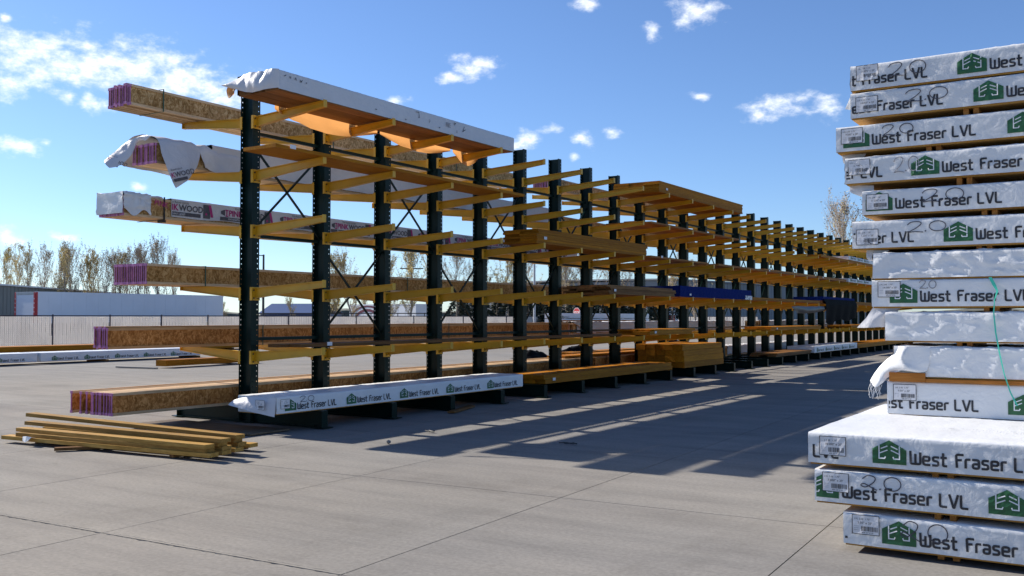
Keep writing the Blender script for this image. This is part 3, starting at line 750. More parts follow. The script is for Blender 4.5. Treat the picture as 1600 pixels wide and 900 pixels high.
def sheet(name, rows, mat, label=None, cat=None, group=None, parent=None, sub=4, wob=.012, seed=0, flip=False):
    """soft sheet through a net of points, refined and given small folds"""
    P = [[Vector(p) for p in (reversed(r) if flip else r)] for r in rows]
    def refine(P):
        out = []
        for r in P:
            q = []
            for i in range(len(r) - 1):
                p0, p1, p2, p3 = r[max(i - 1, 0)], r[i], r[i + 1], r[min(i + 2, len(r) - 1)]
                for s in range(sub):
                    t = s / sub; q.append(.5 * (2 * p1 + (p2 - p0) * t + (2 * p0 - 5 * p1 + 4 * p2 - p3) * t * t + (-p0 + 3 * p1 - 3 * p2 + p3) * t ** 3))
            q.append(r[-1]); out.append(q)
        return out
    P = refine(P); P = [list(x) for x in zip(*P)]; P = refine(P)
    for i, r in enumerate(P):
        for j, p in enumerate(r):
            n = Vector((noise.noise(p * 5 + Vector((seed, 0, 0))), noise.noise(p * 5 + Vector((0, seed, 7))), noise.noise(p * 5 + Vector((3, 0, seed)))))
            n2 = (1 - abs(noise.noise(p * 9 + Vector((seed, 4, 1)))) * 1.6)
            r[j] = p + n * wob + Vector((.6, -.6, .2)) * wob * max(0, n2) ** 4
    o = MB().grid(P).build(name, mat, parent, True)
    if label: tag(o, label, cat, group)
    return o
for (ya, yb, dz, sd) in ((9.85, 12.15, .24, 2), (12.2, 14.2, .19, 5), (14.25, 15.05, .24, 8)):
    rows = []
    for k in range(6):
        f = k / 5; yy = ya + (yb - ya) * f
        rows.append([(-10.40, yy, TOP[0] + .05), (-10.41 + .02 * math.sin(k), yy, TOP[0] - dz * .5 * math.sin(math.pi * min(1, f * .85 + .1))), (-10.37, yy, TOP[0] - dz * math.sin(math.pi * min(1, f * .85 + .1)))])
    s = sheet('wrap_flap', rows, M['wrap_amber'], wob=.012, seed=sd)
    s.parent = pk; s.matrix_parent_inverse = (Matrix.Translation((XF, 9.15, TOP[0] + .002)) @ Matrix.Rotation(QUARTER, 4, 'Z')).inverted()
s = sheet('wrap_flap', [[(-10.52, 9.10, TOP[0] + .16), (-10.53, 9.07, TOP[0] + .08), (-10.50, 9.06, TOP[0] - .01)], [(-10.46, 9.12, TOP[0] + .16), (-10.46, 9.08, TOP[0] + .05), (-10.45, 9.05, TOP[0] - .04)], [(-10.38, 9.13, TOP[0] + .13), (-10.39, 9.09, TOP[0] + .06), (-10.40, 9.09, TOP[0] + .02)]], M['wrap_amber'], wob=.01)
s.parent = pk; s.matrix_parent_inverse = (Matrix.Translation((XF, 9.15, TOP[0] + .002)) @ Matrix.Rotation(QUARTER, 4, 'Z')).inverted()
# small torn prints and scuffs on that pack
mb = MB(); r = random.Random(5)
for u, v, w in ((.12, .2, .02), (.2, .21, .025), (.32, .2, .02), (.42, .19, .02), (.52, .17, .02), (2.0, .1, .02), (2.72, .06, .02), (3.02, .2, .05), (3.35, .14, .03), (3.6, .07, .015), (4.05, .2, .03), (4.1, .09, .02), (4.3, .16, .05)):
    q = [(u + r.uniform(-w, w), v + r.uniform(-w, w)) for _ in range(4)]; stroke(mb, q, .009)
mb.v = [(x, -.012 - wd(x, z, 61, .006), z) for x, y, z in mb.v]
tag(mb.build('scuff', M['ink'], pk), kind='stuff')
mb = MB()
for k in range(5):
    mb.add([(3.78, 0, .13 + .016 * k), (3.78 + .14 - .02 * (k % 2), 0, .128 + .016 * k), (3.78 + .14 - .02 * (k % 2), 0, .135 + .016 * k), (3.78, 0, .137 + .016 * k)], [(0, 1, 2, 3)])
mb.v = [(x, -.012 - wd(x, z, 61, .006), z) for x, y, z in mb.v]; mb.build('lettering', M['ink_fade'], pk)

bundle('lumber_board_pair', 'two mustard boards on the second arms below the white topped pack', 'boards', -9.50, .64, 9.02, 15.3, TOP[1], 1, 2, .05, 'beam', 'boards on the rack arms', .05, 3, paper=.25)
bundle('lumber_pack', 'thick mustard lumber pack on the middle arms, five columns along', 'lumber pack', XF, .80, 15.95, 21.0, TOP[2], 6, 2, .047, 'beam', 'mustard lumber on the rack arms', .05, 4, paper=.22)
bundle('lumber_pack', 'thick mustard lumber pack on the top arms against the sky', 'lumber pack', XF, 1.24, 21.72, 27.8, TOP[0], 6, 3, .046, 'beam', 'mustard lumber on the rack arms', .03, 5, paper=.4)
bundle('lumber_board_pair', 'single layer of orange boards on the second arms below the high mustard pack', 'boards', XF, 1.22, 21.1, 27.3, TOP[1], 1, 4, .047, 'lvl', 'boards on the rack arms', .25, 6)
bundle('lumber_board_pair', 'short layer of orange boards on the middle arms just past the thick pack', 'boards', XF, 1.2, 21.4, 25.2, TOP[2], 1, 4, .047, 'lvl', 'boards on the rack arms', .25, 7, paper=.4)
bundle('lumber_board_pair', 'layer of orange boards on the middle arms over the blue wrapped pack', 'boards', XF, 1.2, 25.5, 29.65, TOP[2], 1, 4, .06, 'lvl', 'boards on the rack arms', .3, 8)
bundle('lumber_pack', 'double layer of brown boards on the middle arms right of the blue pack', 'lumber pack', XF, 1.2, 29.75, 35.9, TOP[2], 2, 4, .047, 'lvl', 'boards on the rack arms', .12, 9, paper=.5)
bundle('lumber_pack', 'orange boards on the middle arms over the hanging black tarp', 'lumber pack', XF, 1.2, 36.2, 40.4, TOP[2], 2, 4, .047, 'lvl', 'boards on the rack arms', .12, 10, paper=.5)
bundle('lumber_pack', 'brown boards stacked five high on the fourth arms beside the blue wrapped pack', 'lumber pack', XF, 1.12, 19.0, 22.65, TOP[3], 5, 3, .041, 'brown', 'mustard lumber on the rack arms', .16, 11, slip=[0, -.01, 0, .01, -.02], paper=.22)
bundle('lumber_pack', 'mustard boards on the fourth arms just past the blue wrapped pack', 'lumber pack', XF, 1.12, 28.65, 36.2, TOP[3], 2, 3, .05, 'beam', 'mustard lumber on the rack arms', .1, 12)
bundle('lumber_pack', 'mustard boards on the fourth arms beyond the hanging black tarp', 'lumber pack', XF, 1.12, 42.0, 48.0, TOP[3], 3, 3, .045, 'beam', 'mustard lumber on the rack arms', .1, 13)
bundle('lumber_pack', 'mustard boards on the second arms at the far end of the rack', 'lumber pack', XF, 1.12, 36.5, 45.5, TOP[1], 2, 3, .047, 'beam', 'mustard lumber on the rack arms', .2, 14)
bundle('lumber_pack', 'low mustard boards on the lowest arms above the square timber pile', 'lumber pack', XF, .9, 21.25, 23.9, TOP[4], 3, 2, .045, 'beam', 'mustard lumber on the rack arms', .12, 15, paper=.15)
bundle('lumber_pack', 'low mustard boards on the lowest arms well past the square timber pile', 'lumber pack', XF, .9, 30.4, 36.4, TOP[4], 2, 2, .06, 'beam', 'mustard lumber on the rack arms', .3, 16, paper=.6)
bundle('lumber_pack', 'mustard boards on the lowest arms at the far end of the rack', 'lumber pack', XF, .9, 41.0, 50.0, TOP[4], 2, 2, .05, 'beam', 'mustard lumber on the rack arms', .2, 17)
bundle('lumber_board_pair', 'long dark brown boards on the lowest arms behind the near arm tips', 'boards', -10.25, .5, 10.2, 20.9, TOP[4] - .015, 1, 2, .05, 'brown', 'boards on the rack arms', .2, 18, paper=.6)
bundle('timber_beams', 'mustard beams on the rack base next to the white printed pack', 'lumber pack', XF, .95, 16.2, 22.45, BASE_TOP + .004, 2, 4, .09, 'beam', None, .05, 19, paper=.3)
bundle('timber_pile', 'tall pile of square mustard timbers on the rack base', 'lumber pack', XF, 1.30, 23.25, 26.1, BASE_TOP + .004, 4, 5, .15, 'beam', None, .03, 20, slip=[0, -.01, -.02, -.05])
bundle('timber_beams', 'mustard beams on the rack base beyond the far white pack', 'lumber pack', XF, 1.1, 42.3, 55.0, BASE_TOP + .004, 2, 3, .09, 'beam', None, .05, 21)
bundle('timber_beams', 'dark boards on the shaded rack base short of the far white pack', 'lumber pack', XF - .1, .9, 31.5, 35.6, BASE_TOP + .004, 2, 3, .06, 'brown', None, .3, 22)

# white printed pack on the base, its flattened wrap end drawn to a point
pb = lvl_pack('lumber_pack', 'white printed pack on the rack base at the near end, wrap drawn to a point', (XF, 9.16, BASE_TOP + .004), QUARTER, 6.23, .74, .235, [.15 + .0, 1.37, 2.59, 3.81, 5.03], .006, 71, (.07, .075), (.42, .14, .28, .085), M['wrap'], 6.2, None, None, 'lvl_x', end=True, txt=('LVL 2.0E  1.75"', '9.50" x 20\''))
inv = (Matrix.Translation((XF, 9.16, BASE_TOP + .004)) @ Matrix.Rotation(QUARTER, 4, 'Z')).inverted()
s = sheet('wrap_flap', [[(-9.598, 9.155, .493), (-9.596, 9.14, .37), (-9.59, 9.12, .235)], [(-9.75, 9.14, .492), (-9.76, 9.10, .375), (-9.74, 9.09, .255)], [(-10.0, 9.12, .485), (-10.02, 9.06, .39), (-10.0, 9.05, .30)], [(-10.2, 9.10, .465), (-10.2, 9.05, .40), (-10.19, 9.02, .335)], [(-10.34, 9.08, .43), (-10.35, 9.03, .40), (-10.36, 9.0, .37)]], M['wrap_grubby'], wob=.008, seed=3)
s.parent = pb; s.matrix_parent_inverse = inv
sk = sticker(pb, 0, .07, 5, (.17, .125), 0, 0, 0, ('LVL 2.0E', '9.50" x 20\'')); sk.location = (-.085, .30, 0); sk.rotation_euler = (0, 0, -QUARTER)
pf = lvl_pack('lumber_pack', 'distant white printed pack on the rack base past the timber pile', (XF, 35.5, BASE_TOP + .004), QUARTER, 6.6, 1.0, .235, [.3, 1.52, 2.74, 3.96, 5.18], .005, 72, None, None, M['wrap'], 6.6)
for (z, ya, lab, sd) in ((TOP[1], 40.7, 'distant white pack on the second arms beside the tall stack', 73), (TOP[2], 40.6, 'distant white pack on the middle arms beside the tall stack', 74)):
    lvl_pack('lumber_pack', lab, (XF, ya + .1, z + .1 * (z == TOP[1])), QUARTER, 4.9, 1.0, .16, [.3, 1.52, 2.74], .006, sd, None, None, M['wrap'], 4.9)

# the blue wrapped pack
def blue_pack():
    t = thing('tarp_pack', 'lumber pack wrapped in bright blue sheeting on the fourth arms', 'wrapped pack', (XF, 22.98, TOP[3] + .003), QUARTER)
    shell(5.55, 1.1, .29, 81, .012, 5.5, zlow=.01).build('wrap', M['tarp'], t, True)
    put('board', MB().box(.02, 5.6, .02, 1.08, .003, .1).mesh('board', [M['lvl_x']]), t)
    MB().box(5.0, 5.62, -.004, .3, .012, .13).build('wrap_patch', M['wrap_grey'], t)
    MB().box(.6, .72, -.022, -.019, .05, .1).build('paper_tag', M['paper'], t)
blue_pack()
# far pack under a tarp that hangs down
def hung_tarp():
    t = thing('tarp_pack', 'far pack under a blue and black tarp that hangs below the arms', 'wrapped pack', (XF, 36.7, TOP[3] + .003), QUARTER)
    shell(5.0, 1.1, .26, 83, .012, 5.0, zlow=.12).build('wrap', M['tarp'], t, True)
    put('board', MB().box(.02, 4.98, .02, 1.08, .003, .2).mesh('board', [M['brown']]), t)
    s = MB(); P = []
    for i in range(22):
        u = 5.0 * i / 21; zl = -.66 - .07 * math.sin(i * .55) - .06 * math.sin(i * .23 + 1)
        P.append([(u + .03 * math.sin(i * 2 + j), (-.025 if j == 0 else -.105) - .03 * math.sin(i * 1.3 + j * .5) * j / 6, .17 + (zl - .17) * j / 6) for j in range(7)])
    s.grid(P); s.build('hanging_sheet', M['tarp_black'], t, True)
hung_tarp()
s = sheet('hanging_wrap', [[(-9.56, 32.6, 1.93), (-9.55, 32.7, 1.86), (-9.56, 33.2, 1.70)], [(-9.54, 34.2, 1.95), (-9.5, 34.2, 1.82), (-9.54, 34.4, 1.70)], [(-9.54, 35.6, 1.96), (-9.5, 35.6, 1.84), (-9.54, 35.6, 1.74)], [(-9.55, 37.0, 1.98), (-9.52, 37.0, 1.9), (-9.55, 36.6, 1.80)]], M['wrap_grubby'], 'loose white wrap hanging from the fourth arms left of the black tarp', 'plastic sheet', wob=.02)

# ------------------------------------------------------------ I-joist bundles on the far side of the rack
FL, HJ = .044, .302
def joist_mesh(L, paint=True, h=HJ, fm='flange', om='osb'):
    mb = MB()
    e = .014 if paint else 0
    for a, b, mw, mo in ((0, e, 2, 2), (e, L - e, 0, 1), (L - e, L, 2, 2)):
        if b - a < 1e-4: continue
        mb.box(-FL + .002, -.001, a, b, 0, .038, mw if mw == 2 else 0); mb.box(-FL + .002, -.001, a, b, h - .038, h, mw if mw == 2 else 0)
        mb.box(-FL / 2 - .006, -FL / 2 + .006, a, b, .0385, h - .0385, 2 if mw == 2 else 1)
    return mb.mesh('joist', [M[fm], M[om], M['pink']])
def joists(label, xf, n, y0, L, z0, pos=None, jit=.012, seed=1, straps=(), h=HJ, zj=0, paint=True, tone=('flange', 'osb')):
    r = random.Random(seed); t = thing('joist_bundle', label, 'joist bundle', (xf, y0, z0), 0, 'strand board joist bundles on the rack')
    me = joist_mesh(L, paint, h, *tone)
    for k in range(n):
        dx = -(pos[k] if pos else k * .0455)
        put('joist', me, t, (dx, 0 if k == 0 else r.uniform(-jit, jit), r.choice((0, zj))))
    w = (pos[-1] if pos else (n - 1) * .0455) + FL
    for y in straps:
        s = MB(); a = .004
        s.box(a - .002, a, y, y + .02, -a, h + zj + a); s.box(-w - a, -w - a + .002, y, y + .02, -a, h + zj + a)
        s.box(-w - a, a, y, y + .02, -a - .002, -a); s.box(-w - a, a, y, y + .02, h + zj + a, h + zj + a + .002)
        s.build('strap', M['strapgreen'], t)
    return t
joists('near strand board joist bundle on the top arms, pink painted ends against clouds', -12.05, 12, 8.63, 10.4, TOP[0] - .01, seed=1, straps=(.55, 4.2, 8), zj=.025, jit=.008)
joists('second joist bundle on the top arms, pink end showing between the columns', -12.05, 10, 20.5, 9.0, TOP[0] + .12, seed=2, straps=(.8, 5))
joists('joist bundle on the fourth arms, wide pink end over the trailer', -11.97, 17, 8.87, 13.0, TOP[3] - .03, seed=3, straps=(1.05, 6), jit=.006, tone=('flange', 'osb_mid'))
joists('joist bundle on the lowest arms, narrow pink end in front of the fence', -11.97, 7, 8.25, 13.2, TOP[4] - .02, seed=4, straps=(2.85, 8), zj=.02, tone=('flange_red', 'osb_red'))
joists('joist bundle resting on the rack base, loose pink ends with gaps', -11.30, 12, 7.87, 13.5, BASE_TOP + .004, pos=[0, .05, .115, .17, .225, .28, .33, .385, .43, .56, .67, .88], seed=5, jit=.012, tone=('flange', 'osb_red'))
joists('far joist bundle on the middle arms behind the orange boards', -11.97, 12, 21.0, 9.0, TOP[1] - .02, seed=6, straps=(1, 5))
joists('far joist bundle on the top arms near the end of the rack', -12.05, 12, 30.0, 12.0, TOP[0] - .02, seed=7)
joists('joist bundle on the rack base behind the square timber pile', -11.30, 10, 21.6, 9.5, BASE_TOP + .004, seed=8, straps=(.6,), paint=False, tone=('flange_red', 'osb_red'))
bundle('lumber_pack', 'pale boards lying on the joists behind the square timber pile', 'lumber pack', -11.5, .5, 20.6, 26.0, BASE_TOP + .004 + HJ + .02, 1, 3, .045, 'beam', None, .3, 31)

# wrapped joist bundles
def printed_wrap(label, xf, n, y0, L, z0, rep0, pitch, nrep, wrap_from, seed, amp=.006, paint=True, rise=0):
    t = thing('wrapped_joist_bundle', label, 'joist bundle', (xf, y0, z0), QUARTER, 'wrapped joist bundles on the rack')
    W = n * .0455
    me = MB()
    for a, b, mw in ((0, .014, 2 if paint else 0), (.014, L, 0)):
        me.box(a, b, .0005, FL - .002, 0, .038, mw); me.box(a, b, .0005, FL - .002, HJ - .038, HJ, mw); me.box(a, b, FL / 2 - .006, FL / 2 + .006, .0385, HJ - .0385, 2 if mw == 2 else 1)
    me = me.mesh('joist', [M['flange'], M['osb'], M['pink']])
    r = random.Random(seed)
    for k in range(n): put('joist', me, t, (r.uniform(-.015, .015), k * .0455, 0))
    s = shell(L - wrap_from, W + .02, HJ + .02 + rise, seed, amp, L - wrap_from, .06, drop=lambda u: .03 * noise.noise(Vector((u * 1.4, seed, 0))) - .045, end=False)
    s.v = [(x + wrap_from, y - .012, z) for x, y, z in s.v]
    s.build('wrap', M['wrap_grey'], t, True)
    for k in range(nrep):
        u = rep0 + k * pitch
        if u + 1.1 > L: break
        dd = lambda x, z: -.012 - .006 - wd(x - wrap_from, z, seed, amp)
        for txt_, sz_, bo_, uo_, vo_, mi_ in (('PINK', .132, .026, .17, .155, 0), ('WOOD', .132, .026, .475, .155, 1), ('Fire Rated I-Joists', .05, 0, .30, .262, 1)):
            m2 = MB(); vs, fs = font_mb(txt_, sz_, bo_); place_print(m2, vs, fs, u + uo_, vo_, mi_)
            m2 = clip_u(m2, wrap_from + .01, L)
            if m2.v:
                m2.v = [(x, dd(x, z) - .002, z) for x, y, z in m2.v]; m2.build('lettering', [M['pinkprint'], M['greyprint']], t)
        b = MB()
        for i in range(16): b.add([(u + .0 + .055 * i, 0, .075), (u + .055 * (i + 1), 0, .075), (u + .055 * (i + 1), 0, .132), (u + .055 * i, 0, .132)], [(0, 1, 2, 3)], 0)
        vs, fs = font_mb('FIRE RESISTANT I-JOIST', .042); place_print(b, vs, fs, u + .16, .088, 1, 0, -.002)
        b = clip_u(b, wrap_from + .01, L)
        if b.v: b.v = [(x, dd(x, z) + y, z) for x, y, z in b.v]; b.build('printed_band', [M['greyprint'], M['print_white']], t)
        e = MB()
        e.add([(u + .02, 0, .18), (u + .10, 0, .15), (u + .10, 0, .25), (u + .02, 0, .225)], [(0, 1, 2, 3)], 0)
        e.box(u + .105, u + .165, -.001, 0, .232, .25, 1); e.box(u + .125, u + .145, -.001, 0, .155, .232, 1); e.box(u + .105, u + .165, -.001, 0, .14, .155, 1)
        e.add([(u + .93, 0, .075), (u + 1.06, 0, .075), (u + 1.06, 0, .29), (u + .93, 0, .29)], [(0, 1, 2, 3)], 0)
        e.add([(u + 1.03, -.002, .29), (u + 1.08, -.002, .29), (u + 1.125, -.002, .10), (u + 1.075, -.002, .10)], [(0, 1, 2, 3)], 1)
        e.add([(u + .98, -.002, .12), (u + 1.01, -.002, .135), (u + 1.0, -.002, .165), (u + .965, -.002, .15)], [(0, 1, 2, 3)], 1)
        e = clip_u(e, wrap_from + .01, L)
        if e.v: e.v = [(x, dd(x, z) + y, z) for x, y, z in e.v]; e.build('emblem', [M['greyprint'], M['pinkprint']], t)
    return t, (Matrix.Translation((xf, y0, z0)) @ Matrix.Rotation(QUARTER, 4, 'Z')).inverted()
def adopt(o, t, inv): o.parent = t; o.matrix_parent_inverse = inv; return o
# middle arms: torn print wrap, blank hood over the near end
z3 = TOP[2] + .022
t3, inv3 = printed_wrap('printed joist bundle on the middle arms, blank white hood over its end', -12.10, 13, 8.58, 13.5, z3, -.80, 1.26, 12, .80, 91)
hood = shell(.46, .62, .325, 92, .03, .46, .03, drop=lambda u: .10 * math.sin(u * 9) ** 2 - .07, zlow=.02)
hood.v = [(x - .04, y - .035, z + .012) for x, y, z in hood.v]; hood.build('hood', M['wrap'], t3, True)
adopt(sheet('wrap_flap', [[(-12.20, 9.07, z3 + .34), (-12.17, 9.09, z3 + .24), (-12.18, 9.11, z3 + .14), (-12.21, 9.13, z3 + .05)], [(-12.23, 9.19, z3 + .345), (-12.17, 9.20, z3 + .27), (-12.19, 9.21, z3 + .21), (-12.22, 9.21, z3 + .16)], [(-12.24, 9.33, z3 + .335), (-12.20, 9.33, z3 + .28), (-12.21, 9.32, z3 + .22), (-12.23, 9.31, z3 + .2)]], M['wrap_grubby'], wob=.025, seed=6, flip=True), t3, inv3)
m2 = MB(); vs, fs = font_mb('PINK', .11, .012); place_print(m2, vs, fs, .45, .2, 0, -.15); m2.v = [(x, -.075, z) for x, y, z in m2.v]; m2.build('lettering', M['pinkprint'], t3)
mb = MB(); mb.box(.665, .69, -.012, -.006, -.008, .33); mb.box(.665, .69, -.012, .62, -.012, -.006); mb.build('strap', M['strapblack'], t3)
mb = MB(); mb.box(.64, .70, -.02, .10, -.05, -.013); mb.build('dunnage', M['dark'], t3)
# second arms: wrap torn open, two printed flaps
z2 = TOP[1] - .005
t2, inv2 = printed_wrap('wrapped joist bundle on the second arms, torn wrap flaring off its pink end', -11.95, 12, 9.0, 11.6, z2, 99, 1.2, 0, 1.0, 94, .018, rise=.095)
FA = [[(-12.12, 9.03, 4.25), (-12.28, 9.0, 4.27), (-12.47, 8.95, 4.22), (-12.63, 8.85, 4.08), (-12.75, 8.7, 3.89)],
      [(-12.16, 9.01, 4.215), (-12.32, 8.98, 4.23), (-12.43, 8.91, 4.11), (-12.56, 8.80, 3.95), (-12.68, 8.67, 3.83)],
      [(-12.2, 9.0, 4.18), (-12.37, 9.0, 4.18), (-12.37, 8.9, 3.99), (-12.48, 8.8, 3.82), (-12.6, 8.68, 3.77)]]
adopt(sheet('wrap_flap', [list(reversed(r)) for r in FA], M['wrap_grubby'], wob=.014, seed=11), t2, inv2)
FB_r = [(-12.4, 9.08, 4.3), (-12.1, 9.02, 4.24), (-11.9, 8.98, 4.16), (-11.8, 8.99, 3.92), (-11.75, 9.06, 3.69), (-11.75, 9.2, 3.46)]
FB_b = [(-12.4, 9.46, 4.31), (-12.1, 9.58, 4.25), (-11.94, 9.63, 4.22), (-11.9, 9.75, 4.11), (-11.82, 9.64, 3.87), (-11.76, 9.47, 3.67)]
rows = []
for k in range(5):
    f = k / 4; rows.append([tuple(Vector(a).lerp(Vector(b), f) + Vector((.03 * math.sin(f * math.pi), 0, 0))) for a, b in zip(FB_r, FB_b)])
adopt(sheet('wrap_flap', [list(reversed(r)) for r in rows], M['wrap_grubby'], wob=.016, seed=12), t2, inv2)
adopt(sheet('wrap_flap', [[(-12.45, 9.72, z2 + .34), (-12.1, 9.74, z2 + .37), (-11.93, 9.76, z2 + .32), (-11.90, 9.8, z2 + .15), (-11.92, 9.85, z2 + .03)], [(-12.45, 9.9, z2 + .37), (-12.1, 9.88, z2 + .4), (-11.9, 9.9, z2 + .36), (-11.88, 9.95, z2 + .12), (-11.90, 10.1, z2 - .02)], [(-12.45, 10.1, z2 + .34), (-12.1, 10.1, z2 + .34), (-11.93, 10.12, z2 + .31), (-11.92, 10.2, z2 + .12), (-11.92, 10.4, z2 - .07)], [(-12.45, 10.6, z2 + .33), (-12.1, 10.6, z2 + .335), (-11.93, 10.7, z2 + .31), (-11.93, 10.75, z2 + .12), (-11.94, 10.9, z2 + .02)]], M['wrap_grubby'], wob=.02, seed=13, flip=True), t2, inv2)
adopt(sheet('hood', [[(x, y, z - dz * k) for k, (x, z) in enumerate(((-11.93, 4.15), (-12.1, 4.23), (-12.4, 4.295), (-12.66, 4.22), (-12.77, 4.02), (-12.775, 3.86)))] for y, dz in ((9.02, 0), (9.3, .003), (9.7, .006), (10.0, .012))], M['wrap_grubby'], wob=.012, seed=14, flip=True), t2, inv2)
def flap_text(origin, ex, ez, parent, inv, s=.12):
    m2 = MB(); vs, fs = font_mb('K', s, .012); place_print(m2, vs, fs, 0, 0, 0)
    vs, fs = font_mb('WOOD', s, .012); place_print(m2, vs, fs, s * .66, 0, 1)
    vs, fs = font_mb('Rated I-Joist', s * .4); place_print(m2, vs, fs, s * .2, s * .95, 1)
    m2.box(s * .2, s * 2.6, -.001, 0, -s * .62, -s * .2, 1)
    ex = Vector(ex).normalized(); ez = (Vector(ez) - ex * Vector(ez).dot(ex)).normalized(); ny = ez.cross(ex)
    m2.v = [tuple(Vector(origin) + ex * x + ez * z + ny * y) for x, y, z in m2.v]
    adopt(m2.build('lettering', [M['pinkprint'], M['greyprint']]), parent, inv)
flap_text((-11.715, 9.10, 3.60), (.0, .45, .14), (-.05, -.1, .4), t2, inv2, .105)
flap_text((-12.70, 8.70, 3.90), (.25, .10, -.10), (.1, .12, .2), t2, inv2, .085)
# lowest arms beyond the joists: bundle in a torn dusty wrap
t5, inv5 = printed_wrap('joist bundle in dusty grey wrap on the lowest arms, end torn open', -11.97, 9, 21.65, 12.0, TOP[4] - .02, 99, 1, 0, .15, 96, .03, False)
adopt(sheet('wrap_flap', [[(-11.93, 21.5, TOP[4] + .33), (-11.92, 21.55, TOP[4] + .31), (-11.93, 21.7, TOP[4] + .28)], [(-11.92, 21.9, TOP[4] + .33), (-11.9, 22.0, TOP[4] + .18), (-11.91, 22.2, TOP[4] + .05)], [(-11.92, 22.6, TOP[4] + .33), (-11.9, 22.7, TOP[4] + .15), (-11.92, 22.8, TOP[4] - .02)]], M['wrap_grey'], wob=.03, seed=15, flip=True), t5, inv5)
for k, (ya, lv, lab) in enumerate(((31.5, BASE_TOP + .004, 'grey wrapped joist bundle on the far rack base'), (35.0, TOP[4] - .02, 'grey wrapped joist bundle on the far lowest arms'))):
    printed_wrap(lab, -11.5, 12, ya, 11.0, lv, 99, 1, 0, .1, 98 + k, .03, False)

# ------------------------------------------------------------ flaps, ribbon and rags on the tall stack
def stack_sheet(rows, lab, mat='wrap_grubby', wob=.012, seed=0):
    return sheet('torn_wrap', rows, M[mat], lab, 'plastic sheet', 'torn wrap corners on the tall stack', wob=wob, seed=seed)
stack_sheet([[(-1.575, YU + .02, 1.335), (-1.52, YU - .02, 1.335), (-1.42, YU - .03, 1.33), (-1.30, YU - .012, 1.33)], [(-1.60, YU + .02, 1.27), (-1.53, YU - .05, 1.26), (-1.45, YU - .03, 1.22), (-1.32, YU - .015, 1.20)], [(-1.66, YU + .03, 1.21), (-1.58, YU - .03, 1.19), (-1.48, YU - .05, 1.16), (-1.35, YU - .02, 1.13)], [(-1.71, YU + .02, 1.14), (-1.66, YU - .02, 1.11), (-1.60, YU - .01, 1.12), (-1.52, YU - .03, 1.135)], [(-1.765, YU + .01, 1.05), (-1.73, YU - .02, 1.0), (-1.68, YU - .005, 1.03), (-1.655, YU + .01, 1.06)]], 'frayed white wrap corner hanging over the orange wood of the tall stack', 'wrap', .022, 2)
fr = MB(); r = random.Random(9)
for k in range(16):
    x = -1.765 + .10 * r.random(); z = 1.035 - .35 * (x + 1.765) * .5
    fr.tube([(x, YU + .0, z), (x + r.uniform(-.02, .02), YU - .01, z - .05), (x + r.uniform(-.04, .03), YU - .01, z - r.uniform(.07, .13))], .0016, 3)
tag(fr.build('frayed_threads', M['wrap']), 'frayed white threads dangling from the torn wrap corner', 'loose threads')
stack_sheet([[(-1.74, YU + .03, 1.66), (-1.60, YU + .05, 1.655), (-1.48, YU + .06, 1.645)], [(-1.80, YU + .03, 1.56), (-1.70, YU + .02, 1.57), (-1.56, YU + .06, 1.62)], [(-1.88, YU + .04, 1.48), (-1.76, YU + .02, 1.475), (-1.58, YU + .08, 1.49)]], 'grey white torn wrap corner hanging under the eighth pack of the stack', 'wrap_grubby', .012, 4)
stack_sheet([[(-1.90, YU + .05, 3.44), (-1.86, YU + .06, 3.43), (-1.82, YU + .08, 3.42)], [(-1.94, YU + .05, 3.35), (-1.90, YU + .05, 3.34), (-1.84, YU + .07, 3.34)], [(-1.96, YU + .06, 3.31), (-1.91, YU + .06, 3.30), (-1.86, YU + .07, 3.30)]], 'small white wrap tab sticking out left below the topmost pack', 'wrap', .006, 5)
stack_sheet([[(-2.0, YU + .10, 2.945), (-1.9, YU + .10, 2.94), (-1.8, YU + .12, 2.935)], [(-1.99, YU + .09, 2.89), (-1.92, YU + .1, 2.87), (-1.84, YU + .12, 2.88)], [(-1.98, YU + .1, 2.86), (-1.93, YU + .1, 2.83), (-1.88, YU + .12, 2.84)]], 'dark drooping wrap tab under the third pack of the stack', 'wrap_grubby', .006, 6)
stack_sheet([[(-1.93, YU + .06, 2.665), (-1.82, YU + .06, 2.66), (-1.74, YU + .07, 2.655)], [(-1.92, YU + .05, 2.61), (-1.80, YU + .06, 2.57), (-1.74, YU + .07, 2.57)], [(-1.90, YU + .06, 2.595), (-1.78, YU + .06, 2.545), (-1.73, YU + .07, 2.545)]], 'grey drooping wrap tab under the fourth pack of the stack', 'wrap_grubby', .006, 7)
stack_sheet([[(-1.80, YU + .06, 2.12), (-1.72, YU + .06, 2.118), (-1.62, YU + .07, 2.116)], [(-1.80, YU + .05, 2.06), (-1.73, YU + .06, 2.05), (-1.66, YU + .07, 2.08)], [(-1.78, YU + .06, 2.03), (-1.72, YU + .06, 2.03), (-1.69, YU + .07, 2.05)]], 'grey drooping wrap tab under the sixth pack of the stack', 'wrap_grubby', .006, 8)
rb = [(-.872, YU - .035, 1.872), (-.845, YU - .05, 1.815), (-.822, YU - .055, 1.765), (-.842, YU - .05, 1.70), (-.850, YU - .045, 1.60), (-.838, YU - .05, 1.45), (-.815, YU - .05, 1.30), (-.785, YU - .05, 1.14), (-.745, YU - .05, 1.0), (-.70, YU - .05, .90)]
mb = MB(); P = []
for k, p in enumerate(rb):
    w = (.022, .026, .014, .007, .009, .011, .010, .009, .010, .012)[k]; P.append([(p[0] - w / 2, p[1], p[2]), (p[0] + w / 2, p[1] + .006 * math.sin(k * 1.7), p[2])])
mb.grid(P); mb.grid([[(x, y + .002, z) for x, y, z in reversed(row)] for row in P])
tag(mb.build('plastic_ribbon', M['teal'], None, True), 'teal plastic ribbon hanging down the face of the tall stack', 'ribbon')
